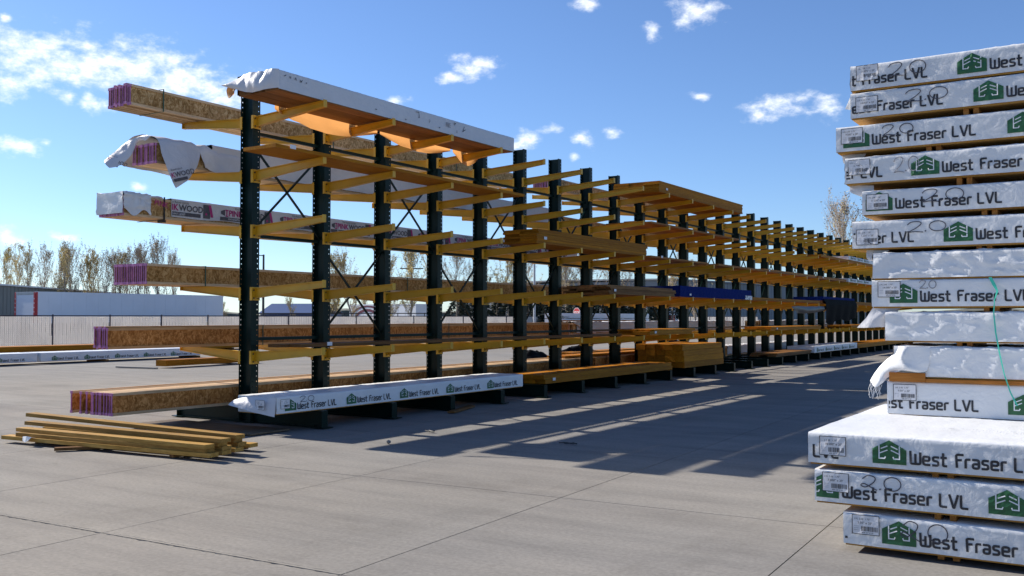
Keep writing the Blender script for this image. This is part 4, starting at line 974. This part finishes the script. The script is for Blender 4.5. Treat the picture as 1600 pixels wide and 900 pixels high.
o = MB().box(0, .27, 0, .1, 0, .072).box(.2705, 1.1, .01, .1, 0, .028).build('wood_strip', M['amberwood'], None, loc=(-1.615, YU - .03, 1.0515)); tag(o, 'orange wood strip showing under the frayed wrap corner of the stack', 'wood strip')

# ------------------------------------------------------------ loose planks on the concrete in front of the rack
def plank(label, a, b, z, w, th, mat='pale', zb=None):
    a = Vector((a[0], a[1], z)); b = Vector((b[0], b[1], zb if zb is not None else z)); L = (b - a).length
    mb = MB(); mb.box(0, L, 0, w, 0, th)
    o = mb.build('plank', M[mat], None, loc=a); d = b - a
    o.rotation_euler = (0, -math.asin(d.z / L), math.atan2(d.y, d.x)); tag(o, label, 'plank', 'planks piled on the concrete'); return o
plank('lowest front plank of the loose pile, jutting out furthest left', (-11.83, 6.69), (-8.36, 7.01), .048, .14, .045)
plank('bottom plank right behind the lowest front one in the loose pile', (-11.5, 6.92), (-8.40, 7.22), .048, .14, .045)
plank('bottom plank in the middle of the loose pile', (-11.4, 7.15), (-8.46, 7.45), .048, .14, .045)
plank('bottom rear plank of the loose pile, ending furthest right', (-11.3, 7.40), (-8.60, 7.80), .048, .14, .045)
plank('front plank in the second layer of the loose pile', (-11.60, 6.74), (-8.43, 7.01), .0945, .14, .045)
plank('middle plank in the second layer of the loose pile', (-11.5, 6.98), (-8.42, 7.24), .0945, .14, .045)
plank('rear plank in the second layer of the loose pile', (-11.4, 7.22), (-8.52, 7.55), .0945, .14, .045)
plank('front plank on the third layer of the loose pile, top sunlit', (-11.70, 6.80), (-8.40, 6.98), .141, .14, .045)
plank('middle plank in the third layer of the loose pile', (-11.5, 7.03), (-8.45, 7.20), .141, .14, .045)
plank('rear plank in the third layer of the loose pile', (-11.2, 7.28), (-8.56, 7.52), .141, .14, .045)
plank('upper middle plank of the loose pile, a step behind the front one', (-11.92, 7.04), (-8.36, 7.17), .1875, .14, .045)
plank('topmost rear plank of the loose pile, tilted with its left end raised', (-12.30, 7.28), (-8.48, 7.48), .252, .14, .045, 'pale', .19)
for (x, y, a, lab) in ((-10.55, 6.60, .9, 'short grey wood block poking out under the loose plank pile'), (-8.95, 6.98, 1.4, 'short wood block under the right end of the plank pile'), (-11.35, 6.85, 1.2, 'short wood block under the left end of the plank pile')):
    o = MB().box(0, .95, -.045, .045, 0, .034).build('wood_block', M['brown'], None, loc=(x, y, .0125)); o.rotation_euler = (0, 0, a); tag(o, lab, 'wood block')
o = MB().grid([[(0, .05, -.018), (.10, .055, -.016), (.19, .05, -.018)], [(.01, -.02, .0), (.1, -.03, .01), (.19, -.02, .0)], [(.03, -.035, -.045), (.09, -.04, -.065), (.15, -.035, -.04)]]).build('plastic_scrap', M['wrap'], None, loc=(-11.35, 6.70, .115)); tag(o, 'scrap of clear white plastic on the front plank', 'plastic scrap')
o = MB().box(-2.4, 0, 0, .72, 0, .02).build('plywood_sheet', M['ply'], None, loc=(-9.70, 8.80, .0125)); o.rotation_euler = (0, 0, .02); tag(o, 'flat plywood sheet toned dark for shade on the ground by the first rack base', 'plywood sheet')
o = MB().box(0, .12, 0, 1.1, 0, .03).build('plank', M['brown'], None, loc=(-9.3, 12.6, .0125)); o.rotation_euler = (0, 0, .3); tag(o, 'brown board scrap on the ground between the second and third base', 'plank')
# bits lying about
def stone(x, y, s, lab, mat='stone'):
    bm = bmesh.new(); bmesh.ops.create_icosphere(bm, subdivisions=1, radius=s)
    for v in bm.verts: v.co += v.co * noise.noise(v.co * 40 + Vector((x, y, 0))) * .5; v.co.z *= .7
    me = bpy.data.meshes.new('stone'); bm.to_mesh(me); bm.free(); me.materials.append(M[mat])
    tag(put('stone', me, None, (x, y, .012 + s * .5)), lab, 'stone')
stone(-7.69, 9.2, .035, 'small grey stone on the concrete by the shadow tip')
stone(-.93, 5.93, .014, 'tiny pale pebble near the lowest pack'); stone(-.45, 6.1, .01, 'tiny pale pebble below the lowest pack logo')
for (x, y, lab) in ((-7.98, 10.4, 'dark twig scrap on the sunlit stripe of concrete'), (-5.8, 10.35, 'dark bent scrap on the concrete mid aisle')):
    mb = MB(); r = random.Random(int(y * 100))
    for k in range(5): mb.tube([(r.uniform(-.08, .08), r.uniform(-.03, .03), .004), (r.uniform(-.1, .1), r.uniform(-.05, .05), .014), (r.uniform(-.14, .14), r.uniform(-.05, .05), .004)], .006, 4)
    tag(mb.build('debris', M['dark'], None, loc=(x, y, .014)), lab, 'debris')

# ------------------------------------------------------------ fence round the yard
FX = -43.0
def fence():
    t = thing('slatted_fence', 'chain link yard fence with pale privacy slats and dark posts', 'fence', (FX, 20.6, 0))
    pm = MB().tube([(0, 0, -.012), (0, 0, 1.70)], .04, 6).mesh('fence_post', [M['post']])
    y0 = 2.3 - 20.6; n = 42
    bay = 3.05
    sm = MB(); k = 0
    nsl = 30
    for i in range(nsl):                                        # vertical slats, every other one a little proud
        a = .05 + (bay - .1) * i / nsl; b = .05 + (bay - .1) * (i + .86) / nsl; d = .008 * (i % 2)
        sm.box(-.012 + d, .0 + d, a, b, .05, 1.60)
    sm = sm.mesh('slat_panel', [M['slat']])
    wm = MB()
    for i in range(31):                                         # diagonals of the wire mesh
        y = .02 + i * .1 - .0
        for s in (1, -1):
            a = (.03, y if s == 1 else y, .06); e = min(bay, y + 1.52) if s == 1 else max(0, y - 1.52)
            wm.bar(a, (.03, e, .06 + abs(e - y)), .004, .004)
    wm = wm.mesh('wire_mesh', [M['poleg']])
    for i in range(n + 1):
        y = y0 + i * bay; put('fence_post', pm, t, (.03, y, 0))
        if i < n:
            put('slat_panel', sm, t, (0, y, 0))
            if i < 22: put('wire_mesh', wm, t, (0, y, 0))
    MB().tube([(.03, y0, 1.635), (.03, y0 + n * bay, 1.635)], .028, 6).build('top_rail', M['post'], t)
fence()

# ------------------------------------------------------------ long packs lying in the far part of the yard
GR = 'white printed packs in a row along the yard'
for k, (ya, lab) in enumerate(((4.0, 'first white printed pack of the ground row, running out of frame at left'), (11.8, 'second white printed pack of the ground row in front of the fence'), (18.6, 'third white printed pack of the ground row, partly behind the near joists'))):
    lvl_pack('lumber_pack', lab, (-30.4 - .10 * k, ya, .07), QUARTER + .02, 6.7, 1.1, .42 if False else .30, [.4, 1.62, 2.84, 4.06, 5.28], .006, 110 + k, None, None, M['wrap'], 6.7, GR)
for k in range(6):
    o = MB().box(-1.1, .05, -.05, .05, 0, .08).build('dunnage_block', M['brown'], None, loc=(-30.5, 5 + k * 4.0, -.011)); tag(o, 'brown dunnage block carrying the white ground row', 'wood block', 'dunnage under the white ground row')
for k, (ya, L, lab) in enumerate(((2, 13.5, 'mustard beams on the ground before the fence at the left edge'), (16, 13.5, 'mustard beams on the ground before the fence behind the pink joist ends'), (30, 14, 'mustard beams on the ground before the fence seen under the rack'), (45, 14, 'mustard beams far along the fence seen under the rack'))):
    bundle('timber_beams', lab, 'lumber pack', -36.6 - .02 * k, 1.3, ya, ya + L, .09, 2, 4, .16, 'beam', 'mustard beams along the fence', .2, 40 + k)
    for j in range(3):
        o = MB().box(-1.4, .0, -.05, .05, 0, .1).build('dunnage_block', M['brown'], None, loc=(-36.5, ya + 2 + j * 4.5, -.011)); tag(o, 'brown dunnage block under the mustard beams by the fence', 'wood block', 'dunnage under the mustard beams')
o = MB().box(0, .45, 0, 3.9, 0, .19).build('timber_beam', M['beam'], None, loc=(-25.4, 19.2, .05)); o.rotation_euler = (0, 0, .07); tag(o, 'mustard beam alone on the open concrete left of the first column', 'beam')
for (x, y, a, lab) in ((-25.6, 18.7, .1, 'flat grey board under the near end of the lone mustard beam'), (-25.5, 22.0, .1, 'flat grey board under the far end of the lone mustard beam')):
    o = MB().box(-.9, .8, -.06, .06, 0, .04).build('board', M['stone'], None, loc=(x, y, .0)); o.rotation_euler = (0, 0, a); tag(o, lab, 'board')
# open yard clutter seen under the rack
def rag(x, y, sx, sy, h, lab, mat='tarp_black', seed=0):
    P = []
    for i in range(13):
        P.append([(x + sx * (i / 12 - .5), y + sy * (j / 9 - .5), .004 + max(0, h * (1 - (i / 6 - 1) ** 2) * (1 - (j / 4.5 - 1) ** 2) * (.7 + .9 * noise.noise(Vector((i * .45, j * .5, seed)))))) for j in range(10)])
    tag(MB().grid(P).build('tarp', M[mat], None, True), lab, 'tarp')
rag(-19.2, 31.5, .9, 1.9, .36, 'crumpled black tarp on the concrete between the fifth and seventh column', seed=1)
rag(-19.0, 34.8, 1.1, 2.8, .55, 'larger crumpled black tarp heaped beyond the rack mid way', seed=2)
rag(-17.6, 41.0, 1.2, 5.0, .75, 'dark tarp heap behind the square timber pile', seed=3)
bundle('lumber_pack', 'pale yellow boards on the concrete beside the black tarps', 'lumber pack', -18.2, .7, 33.0, 39.0, .05, 2, 3, .07, 'beam', None, .3, 52)
bundle('timber_beams', 'orange lumber row in front of the white block of packs', 'lumber pack', -29.0, 1.2, 51.5, 63.0, 1.18, 1, 3, .2, 'lvl', None, .3, 53)
bundle('lumber_pack', 'brown lumber under the orange row in the far yard', 'lumber pack', -29.05, 1.2, 51.6, 62.8, .05, 7, 3, .158, 'brown', None, .1, 54)
wg = 'white printed packs stacked in the far yard'
for i, ya in enumerate((53.5, 60.5)):
    for j in range(5):
        lvl_pack('lumber_pack', f'white printed pack in the {("near", "far")[i]} tier of the distant block, {("lowest", "second", "third", "fourth", "topmost")[j]} layer', (-30.6, ya, .05 + j * .36), QUARTER, 6.7, 1.1, .33, [.3, 1.52, 2.74, 3.96, 5.18] if j > 2 else (), .004, 120 + i * 5 + j, None, None, M['wrap'], 1.0, wg)
# stop sign
def stop_sign():
    t = thing('stop_sign', 'red octagonal stop sign beyond the white block of packs', 'traffic sign', (-36.2, 66.0, 0), R(-50 + 90 - 58))
    MB().tube([(0, 0.03, -.03), (0, .03, 2.2)], .03, 6).build('post', M['poleg'], t)
    mb = MB(); rr = .40
    for q, y, mi in ((rr, 0, 1), (rr * .93, -.004, 0)):
        vs = [(q * math.cos(R(22.5 + 45 * k)), y, 1.93 + q * math.sin(R(22.5 + 45 * k))) for k in range(8)]
        vs += [(x, .01, z) for x, _, z in vs]
        mb.add(vs, [tuple(range(8))[::-1], tuple(range(8, 16))] + [(k, (k + 1) % 8, 8 + (k + 1) % 8, 8 + k) for k in range(8)], mi)
    mb.build('sign_plate', [M['red'], M['print_white']], t)
    m2 = MB(); vs, fs = font_mb('STOP', .27, .02); place_print(m2, vs, fs, -.31, 1.84, 0, 0, -.008); m2.build('lettering', M['print_white'], t)
stop_sign()
# small red machine by the far fence
def machine():
    t = thing('yard_vehicle', 'small red flatbed vehicle with a white top parked by the far fence', 'vehicle', (-36.5, 85.0, 0), R(4))
    b = MB(); b.box(-.8, .8, -2.3, 2.6, .62, 1.0); b.box(-.8, .8, -2.3, -.9, 1.0, 1.75); b.box(-.78, .78, 1.1, 2.5, 1.0, 1.25); b.build('body', M['red'], t)
    c = MB(); c.box(-.74, .74, -2.2, -1.0, 1.76, 2.45); c.box(-.6, .6, -.8, .5, 1.0, 1.85); c.build('cab', M['trailer'], t)
    w = MB(); w.box(.742, .75, -2.1, -1.1, 1.85, 2.35); w.build('window', M['dark'], t)
    wm = MB(); wm.tube([(-.14, 0, 0), (.14, 0, 0)], .42, 14); wm = wm.mesh('wheel', [M['rubber']])
    for x in (-.72, .72):
        for y in (-1.6, 1.7): put('wheel', wm, t, (x, y, .39))
machine()

# ------------------------------------------------------------ trailers, buildings, poles behind the fence
def trailer(label, a, b, h, w=2.6, arcs=False, tail=True, group=None):
    a = Vector((a[0], a[1], 0)); b = Vector((b[0], b[1], 0)); d = b - a; L = d.length
    t = thing('semi_trailer', label, 'trailer', (a.x, a.y, -.03), math.atan2(d.y, d.x), group)
    mb = MB(); mb.box(0, L, 0, w, 1.15, h); mb.build('box_body', M['trailer'], t)
    tr = MB()
    tr.box(-.02, L + .02, -.02, .03, h - .12, h + .025); tr.box(-.02, L + .02, -.02, .03, 1.1, 1.3)
    for k in range(1, int(L / 1.2)): tr.box(k * 1.2 - .02, k * 1.2 + .02, -.012, -.001, 1.3, h - .12)
    tr.build('trim', M['trailer_trim'] if False else M['trailer'], t)
    if tail:
        for y in (.0, w - .18):
            m = MB(); m.box(-.035, -.002, y, y + .20, 1.1, h - .02); m.box(-.0, .22, y - .03 if y == 0 else y + .19, y + .0 if y == 0 else y + .21, 1.1, h - .02); m.build('red_corner_post', M['red'], t)
            for k in range(4): MB().box(-.045, -.036, y + .05, y + .14, 2.0 + k * .38, 2.1 + k * .38).build('marker_plate', M['print_white'], t)
        MB().box(-.04, -.003, .2, w - .2, h - .25, h - .02).build('door_header', M['trailer_trim'], t)
    wm = MB(); wm.tube([(0, -.02, 0), (0, .28, 0)], .5, 14); wm = wm.mesh('wheel', [M['rubber']])
    for k in (1.6, 2.9): put('wheel', wm, t, (k, .05, .5))
    MB().box(L * .72, L * .72 + .2, .1, w - .1, .0, 1.14).build('landing_leg', M['trailer_trim'], t)
    if arcs:
        m = MB()
        for rr, ww in ((1.9, .20), (1.35, .3)):
            stroke(m, [(L * .28 + rr * 1.5 * math.cos(q), 1.3 + rr * .82 * math.sin(q)) for q in [.05 + .31 * i for i in range(10)]], ww, 0, 2)
        m.v = [(x, -.03, z) for x, y, z in m.v]; m.build('arc_emblem', M['maroon'], t)
    return t
TG = 'white semi trailers parked beyond the fence'
trailer('white semi trailer with red corner posts, longest one beyond the fence', (-78.75, 47.3), (-78.6, 67.5), 3.78, 3.1, group=TG)
trailer('white semi trailer at the left edge of the picture beyond the fence', (-84.9, 40.5), (-83.2, 45.6), 3.62, tail=False, group=TG)
trailer('white semi trailer with dark red arc emblem, seen between the columns', (-76.7, 84.6), (-65.5, 82.9), 3.05, arcs=True, tail=False, group=TG)
def building(name, label, a, b, depth, h, wall, roof, trim=.35, windows=False, rise=.0, cat='building'):
    a = Vector((a[0], a[1], 0)); b = Vector((b[0], b[1], 0)); d = b - a; L = d.length
    t = thing(name, label, cat, (a.x, a.y, -.03), math.atan2(d.y, d.x))
    mb = MB(); mb.box(0, L, 0, depth, 0, h)
    mb.build('wall', M[wall], t)
    rb_ = MB()
    for k in range(int(L / .9)): rb_.box(k * .9, k * .9 + .12, -.04, -.001, 0, h - .01)
    o = rb_.build('wall_rib', M[wall], t)
    o['kind'] = 'stuff'
    rf = MB()
    vs = [(-.3, -.3, h), (L + .3, -.3, h), (L + .3, depth / 2, h + rise), (-.3, depth / 2, h + rise), (-.3, depth + .3, h), (L + .3, depth + .3, h)]
    rf.add([(x, y, z + .005) for x, y, z in vs] + [(x, y, z + trim) for x, y, z in vs], [(6, 7, 8, 9), (9, 8, 11, 10), (0, 1, 7, 6), (5, 4, 10, 11), (0, 6, 9, 3), (3, 9, 10, 4), (1, 2, 8, 7), (2, 5, 11, 8), (3, 2, 1, 0), (4, 5, 2, 3)])
    rf.build('roof', M[roof], t)
    return t
building('metal_building', 'low grey metal building with white roof edge behind the trailers', (-94.5, 47.0), (-123.79, 87.02), 22, 5.0, 'roofgrey', 'roofwhite', .18, rise=.5)
building('barn', 'blue roofed barn among the trees behind the first column', (-121.5, 112.2), (-112.5, 117.2), 14, 2.1, 'bluewall', 'bluewall', .15, rise=1.7)
building('warehouse', 'long dark grey warehouse beyond the far half of the rack', (-55.0, 128.0), (-44.0, 205.0), 40, 6.9, 'bldgrey', 'bldgrey', .25, rise=.3)
def lamp_post(x, y, h, arm_, mat, label):
    t = thing('light_pole', label, 'light pole', (x, y, -.03))
    MB().tube([(0, 0, 0), (0, 0, h)], [.11, .08], 8).build('pole', M[mat], t)
    MB().bar((0, 0, h - .08), (arm_[0], arm_[1], h - .04), .07, .07).build('arm', M[mat], t)
    MB().bar((arm_[0] * .7, arm_[1] * .7, h - .05), (arm_[0] * 1.3, arm_[1] * 1.3, h - .02), .26, .09).build('lamp_head', M[mat], t)
lamp_post(-60.56, 56.23, 6.82, (-.95, -.6), 'polek', 'dark yard light pole with a flat head, left of the second column')
lamp_post(-38.93, 64.13, 6.6, (-.9, -.6), 'poleg', 'pale grey light pole between the seventh and eighth column')
t = thing('utility_pole', 'dark utility pole with a crossarm among the yellowing trees', 'utility pole', (-81.5, 102.2, -.03))
MB().tube([(0, 0, 0), (0, 0, 8.7)], [.2, .13], 8).build('pole', M['polek'], t); MB().bar((-1.3, -.9, 8.2), (1.3, .9, 8.2), .12, .14).build('crossarm', M['polek'], t)

# ------------------------------------------------------------ trees
def poplar(seed, h, spread, leaf, ndens, twig=1.0):
    r = random.Random(seed); tr = MB(); cr = MB(); tips = []
    def limb(p, d, L, rad, depth):
        pts = [p]; q = Vector(p); dd = Vector(d)
        n = 7 if depth == 0 else (4 if depth == 1 else 2)
        for k in range(n):
            dd = (dd + Vector((r.uniform(-.1, .1), r.uniform(-.1, .1), r.uniform(.02, .16)))).normalized()
            q = q + dd * L / n; pts.append(q.copy())
        rads = [rad * (1 - .85 * k / n) for k in range(n + 1)]
        (tr if depth == 0 else cr).tube(pts, rads, 5 if depth == 0 else 3, 0, False)
        if depth >= 3: tips.append((pts[0], pts[-1])); return
        m = (24, 8, 5)[depth]
        for k in range(int(m * (twig if depth else 1))):
            f = (.14 + .84 * (k + r.random()) / m) if depth == 0 else r.uniform(.15, 1)
            i = min(n - 1, int(f * n)); pp = pts[i].lerp(pts[i + 1], f * n - i)
            a = r.uniform(0, 2 * math.pi); out = spread * (1.15 if depth == 0 else 1.0)
            nd = (dd * .7 + Vector((math.cos(a) * out * .72, math.sin(a) * out * .72, .6))).normalized()
            ll = (h * (.13 + .25 * math.sin(math.pi * min(1, f * 1.02)) ** .8), L * .5, L * .5)[depth] * r.uniform(.65, 1.15)
            limb(pp, nd, ll, max(.010, rads[i] * (.38 if depth == 0 else .45)), depth + 1)
        tips.append((pts[-2], pts[-1]))
    limb(Vector((0, 0, 0)), Vector((r.uniform(-.04, .04), r.uniform(-.04, .04), 1)), h, h * .0115, 0)
    lf = MB()
    for a, b in tips:
        if r.random() < .12: continue
        for k in range(ndens):
            p = a.lerp(b, r.random()) + Vector((r.uniform(-.1, .1), r.uniform(-.1, .1), r.uniform(-.1, .1)))
            s = r.uniform(.05, .10); u = Vector((r.uniform(-1, 1), r.uniform(-1, 1), r.uniform(-1, 1))).normalized(); v = u.orthogonal().normalized()
            lf.add([p - u * s, p - v * s * .7, p + u * s, p + v * s * .7], [(0, 1, 2, 3)], 0 if r.random() < .6 else 1)
    zs = [v[2] for v in cr.v]; k = h / max(zs)                   # keep the crown at the wanted height
    for m in (tr, cr, lf): m.v = [(x, y, z * k) for x, y, z in m.v]
    return tr.mesh('trunk', [M['bark']]), cr.mesh('branches', [M['bark']]), lf.mesh('foliage', leaf)
YL_, OL_, BU_ = [M['leaf_y'], M['leaf_o']], [M['leaf_o'], M['leaf_y']], [M['leaf_b'], M['leaf_o']]
KINDS_T = [poplar(1, 11, .58, YL_, 3), poplar(2, 11, .55, OL_, 2), poplar(3, 11, .62, BU_, 2), poplar(4, 11, .62, BU_, 1, 1.35), poplar(5, 11, .56, YL_, 2)]
ADJ = ['full yellow crown', 'olive leaves', 'thin russet crown', 'nearly bare branches', 'thin yellow crown']
def tree(kind, x, y, h, label, group, wide=1.0):
    t = thing('poplar_tree', label, 'tree', (x, y, -.03), rnd.uniform(0, 6), group)
    s = h / 11.0; t.scale = (s * wide, s * wide, s)
    for n, me in zip(('trunk', 'branches', 'foliage'), KINDS_T[kind]):
        if len(me.polygons): put(n, me, t)
TL = [(-118.12, 66.9, 10.7, 0), (-121.84, 70.46, 10.4, 4), (-115.63, 68.5, 11, 1), (-117.88, 71.81, 11.1, 2), (-112.92, 70.23, 10.3, 4), (-117.51, 74.42, 11.4, 1), (-110.57, 71.74, 11.2, 2), (-111.02, 73.82, 9.8, 0), (-113.05, 76.08, 10.8, 0), (-107.52, 73.69, 10.0, 2), (-111.48, 78.28, 10.8, 3), (-113.92, 81.46, 11.4, 2), (-104.15, 75.84, 11.0, 3), (-104.72, 77.85, 11.2, 2), (-101.66, 77.43, 12.1, 3), (-105.59, 82.04, 10.6, 3), (-120.0, 63.5, 10.4, 0), (-109, 69, 10.6, 4), (-108.5, 76.4, 10.2, 1)]
for x, y, h, k in TL:
    tree(k, x, y, h + .6, f'slim poplar with {ADJ[k]} in the row behind the grey metal building', f'poplars with {ADJ[k]} behind the metal building', .80)
TM = [(-68.78, 74.72, 8.6, 0), (-63.74, 72.0, 8.7, 4), (-60.53, 74.06, 8.6, 4), (-55.82, 71.13, 8.9, 0), (-57.06, 76.28, 8.9, 4), (-52.93, 75.36, 9.1, 2), (-48.99, 75.5, 8.8, 4), (-49.57, 81.06, 9.2, 2), (-43.93, 78.74, 8.9, 3), (-41.4, 80.36, 8.6, 3), (-41.29, 86.36, 8.8, 2), (-39.81, 93.24, 8.3, 4), (-40.7, 104.54, 8.4, 2), (-46.2, 84.2, 8.6, 4), (-53.6, 79.5, 9.2, 0)]
for x, y, h, k in TM:
    tree(k, x * 1.02 - 1, y * 1.02, h + .5, f'poplar with {ADJ[k]} seen between the rack columns', f'poplars with {ADJ[k]} seen through the rack', 1.15)
for x, y, h, k in ((-106.5, 88.5, 3.6, 0), (-112.0, 96.5, 4.4, 4), (-104.0, 95.0, 5.2, 0), (-99.0, 97.5, 5.0, 4), (-95.0, 100.5, 5.4, 1), (-91.5, 104.0, 5.2, 0)):
    tree(k, x, y, h, f'low young tree with {ADJ[k]} in front of the blue barn', 'low trees by the blue barn', 1.2)
tree(3, -22.61, 92.37, 14.0, 'tall bare tree rising right behind the far end of the rack', None, 1.1)
tree(2, -19.7, 93.5, 13.6, 'tall thin russet tree half hidden by the tall stack', None, 1.1)
def conifer(seed, h):
    r = random.Random(seed); lf = MB(); tr = MB().tube([(0, 0, 0), (0, 0, h)], [h * .03, .01], 6)
    for k in range(760):
        f = r.random() ** .8; z = h * (.06 + .92 * f); rad = h * .36 * (1 - f * .9) * r.uniform(.45, 1.05); a = r.uniform(0, 6.28)
        p = Vector((rad * math.cos(a), rad * math.sin(a), z - rad * .15)); s = r.uniform(.07, .15) * h / 3
        u = Vector((math.cos(a), math.sin(a), r.uniform(-.5, .2))).normalized(); v = Vector((r.uniform(-1, 1), r.uniform(-1, 1), r.uniform(-1, 1))).cross(u).normalized()
        lf.add([p - u * s, p - v * s * .5, p + u * s * 1.3, p + v * s * .5], [(0, 1, 2, 3)])
    return tr.mesh('trunk', [M['bark']]), lf.mesh('foliage', [M['needle']])
CON = [conifer(11, 3.2), conifer(12, 3.2), conifer(13, 3.2)]
for i in range(26):
    x = -49.2 + i * .62 + rnd.uniform(-.2, .2) + 1.6; y = 63.6 + i * .40 + rnd.uniform(-.5, 1.5) + 4.5
    t = thing('conifer_shrub', 'dark green conifer in the dense hedge beyond the fence', 'shrub', (x - 1.5, y, -.03), rnd.uniform(0, 6), 'dark conifers hedging the fence')
    s = rnd.uniform(.95, 1.3); t.scale = (s * 1.15, s * 1.15, s)
    for n, me in zip(('trunk', 'foliage'), CON[i % 3]): put(n, me, t)
# low rail beyond the fence left of the second column
t = thing('pipe_rail', 'low dark pipe rail in front of the blue barn', 'railing', (-70, 62, -.03))
for k in range(9): MB().tube([(k * 2.2, k * 1.2, 0), (k * 2.2, k * 1.2, 2.0)], .04, 5).build('rail_post', M['polek'], t)
MB().tube([(0, 0, 1.95), (17.6, 9.6, 1.95)], .045, 5).build('rail', M['polek'], t)
# wooded rise on the horizon
mb = MB(); P = []
for i in range(120):
    a = R(-100 + i * 1.6); d = 520; hh = 5 + 4 * noise.noise(Vector((i * .35, 0, 3))) + 1.5 * noise.noise(Vector((i * 1.7, 5, 1)))
    P.append([(math.sin(a) * d, math.cos(a) * d, -1), (math.sin(a) * (d + 4), math.cos(a) * (d + 4), hh * .8), (math.sin(a) * (d + 30), math.cos(a) * (d + 30), hh)])
o = mb.grid(P).build('distant_treeline', plain('distant_foliage', (.10, .10, .075), .95, 0, .4, .15)); o['kind'] = 'structure'
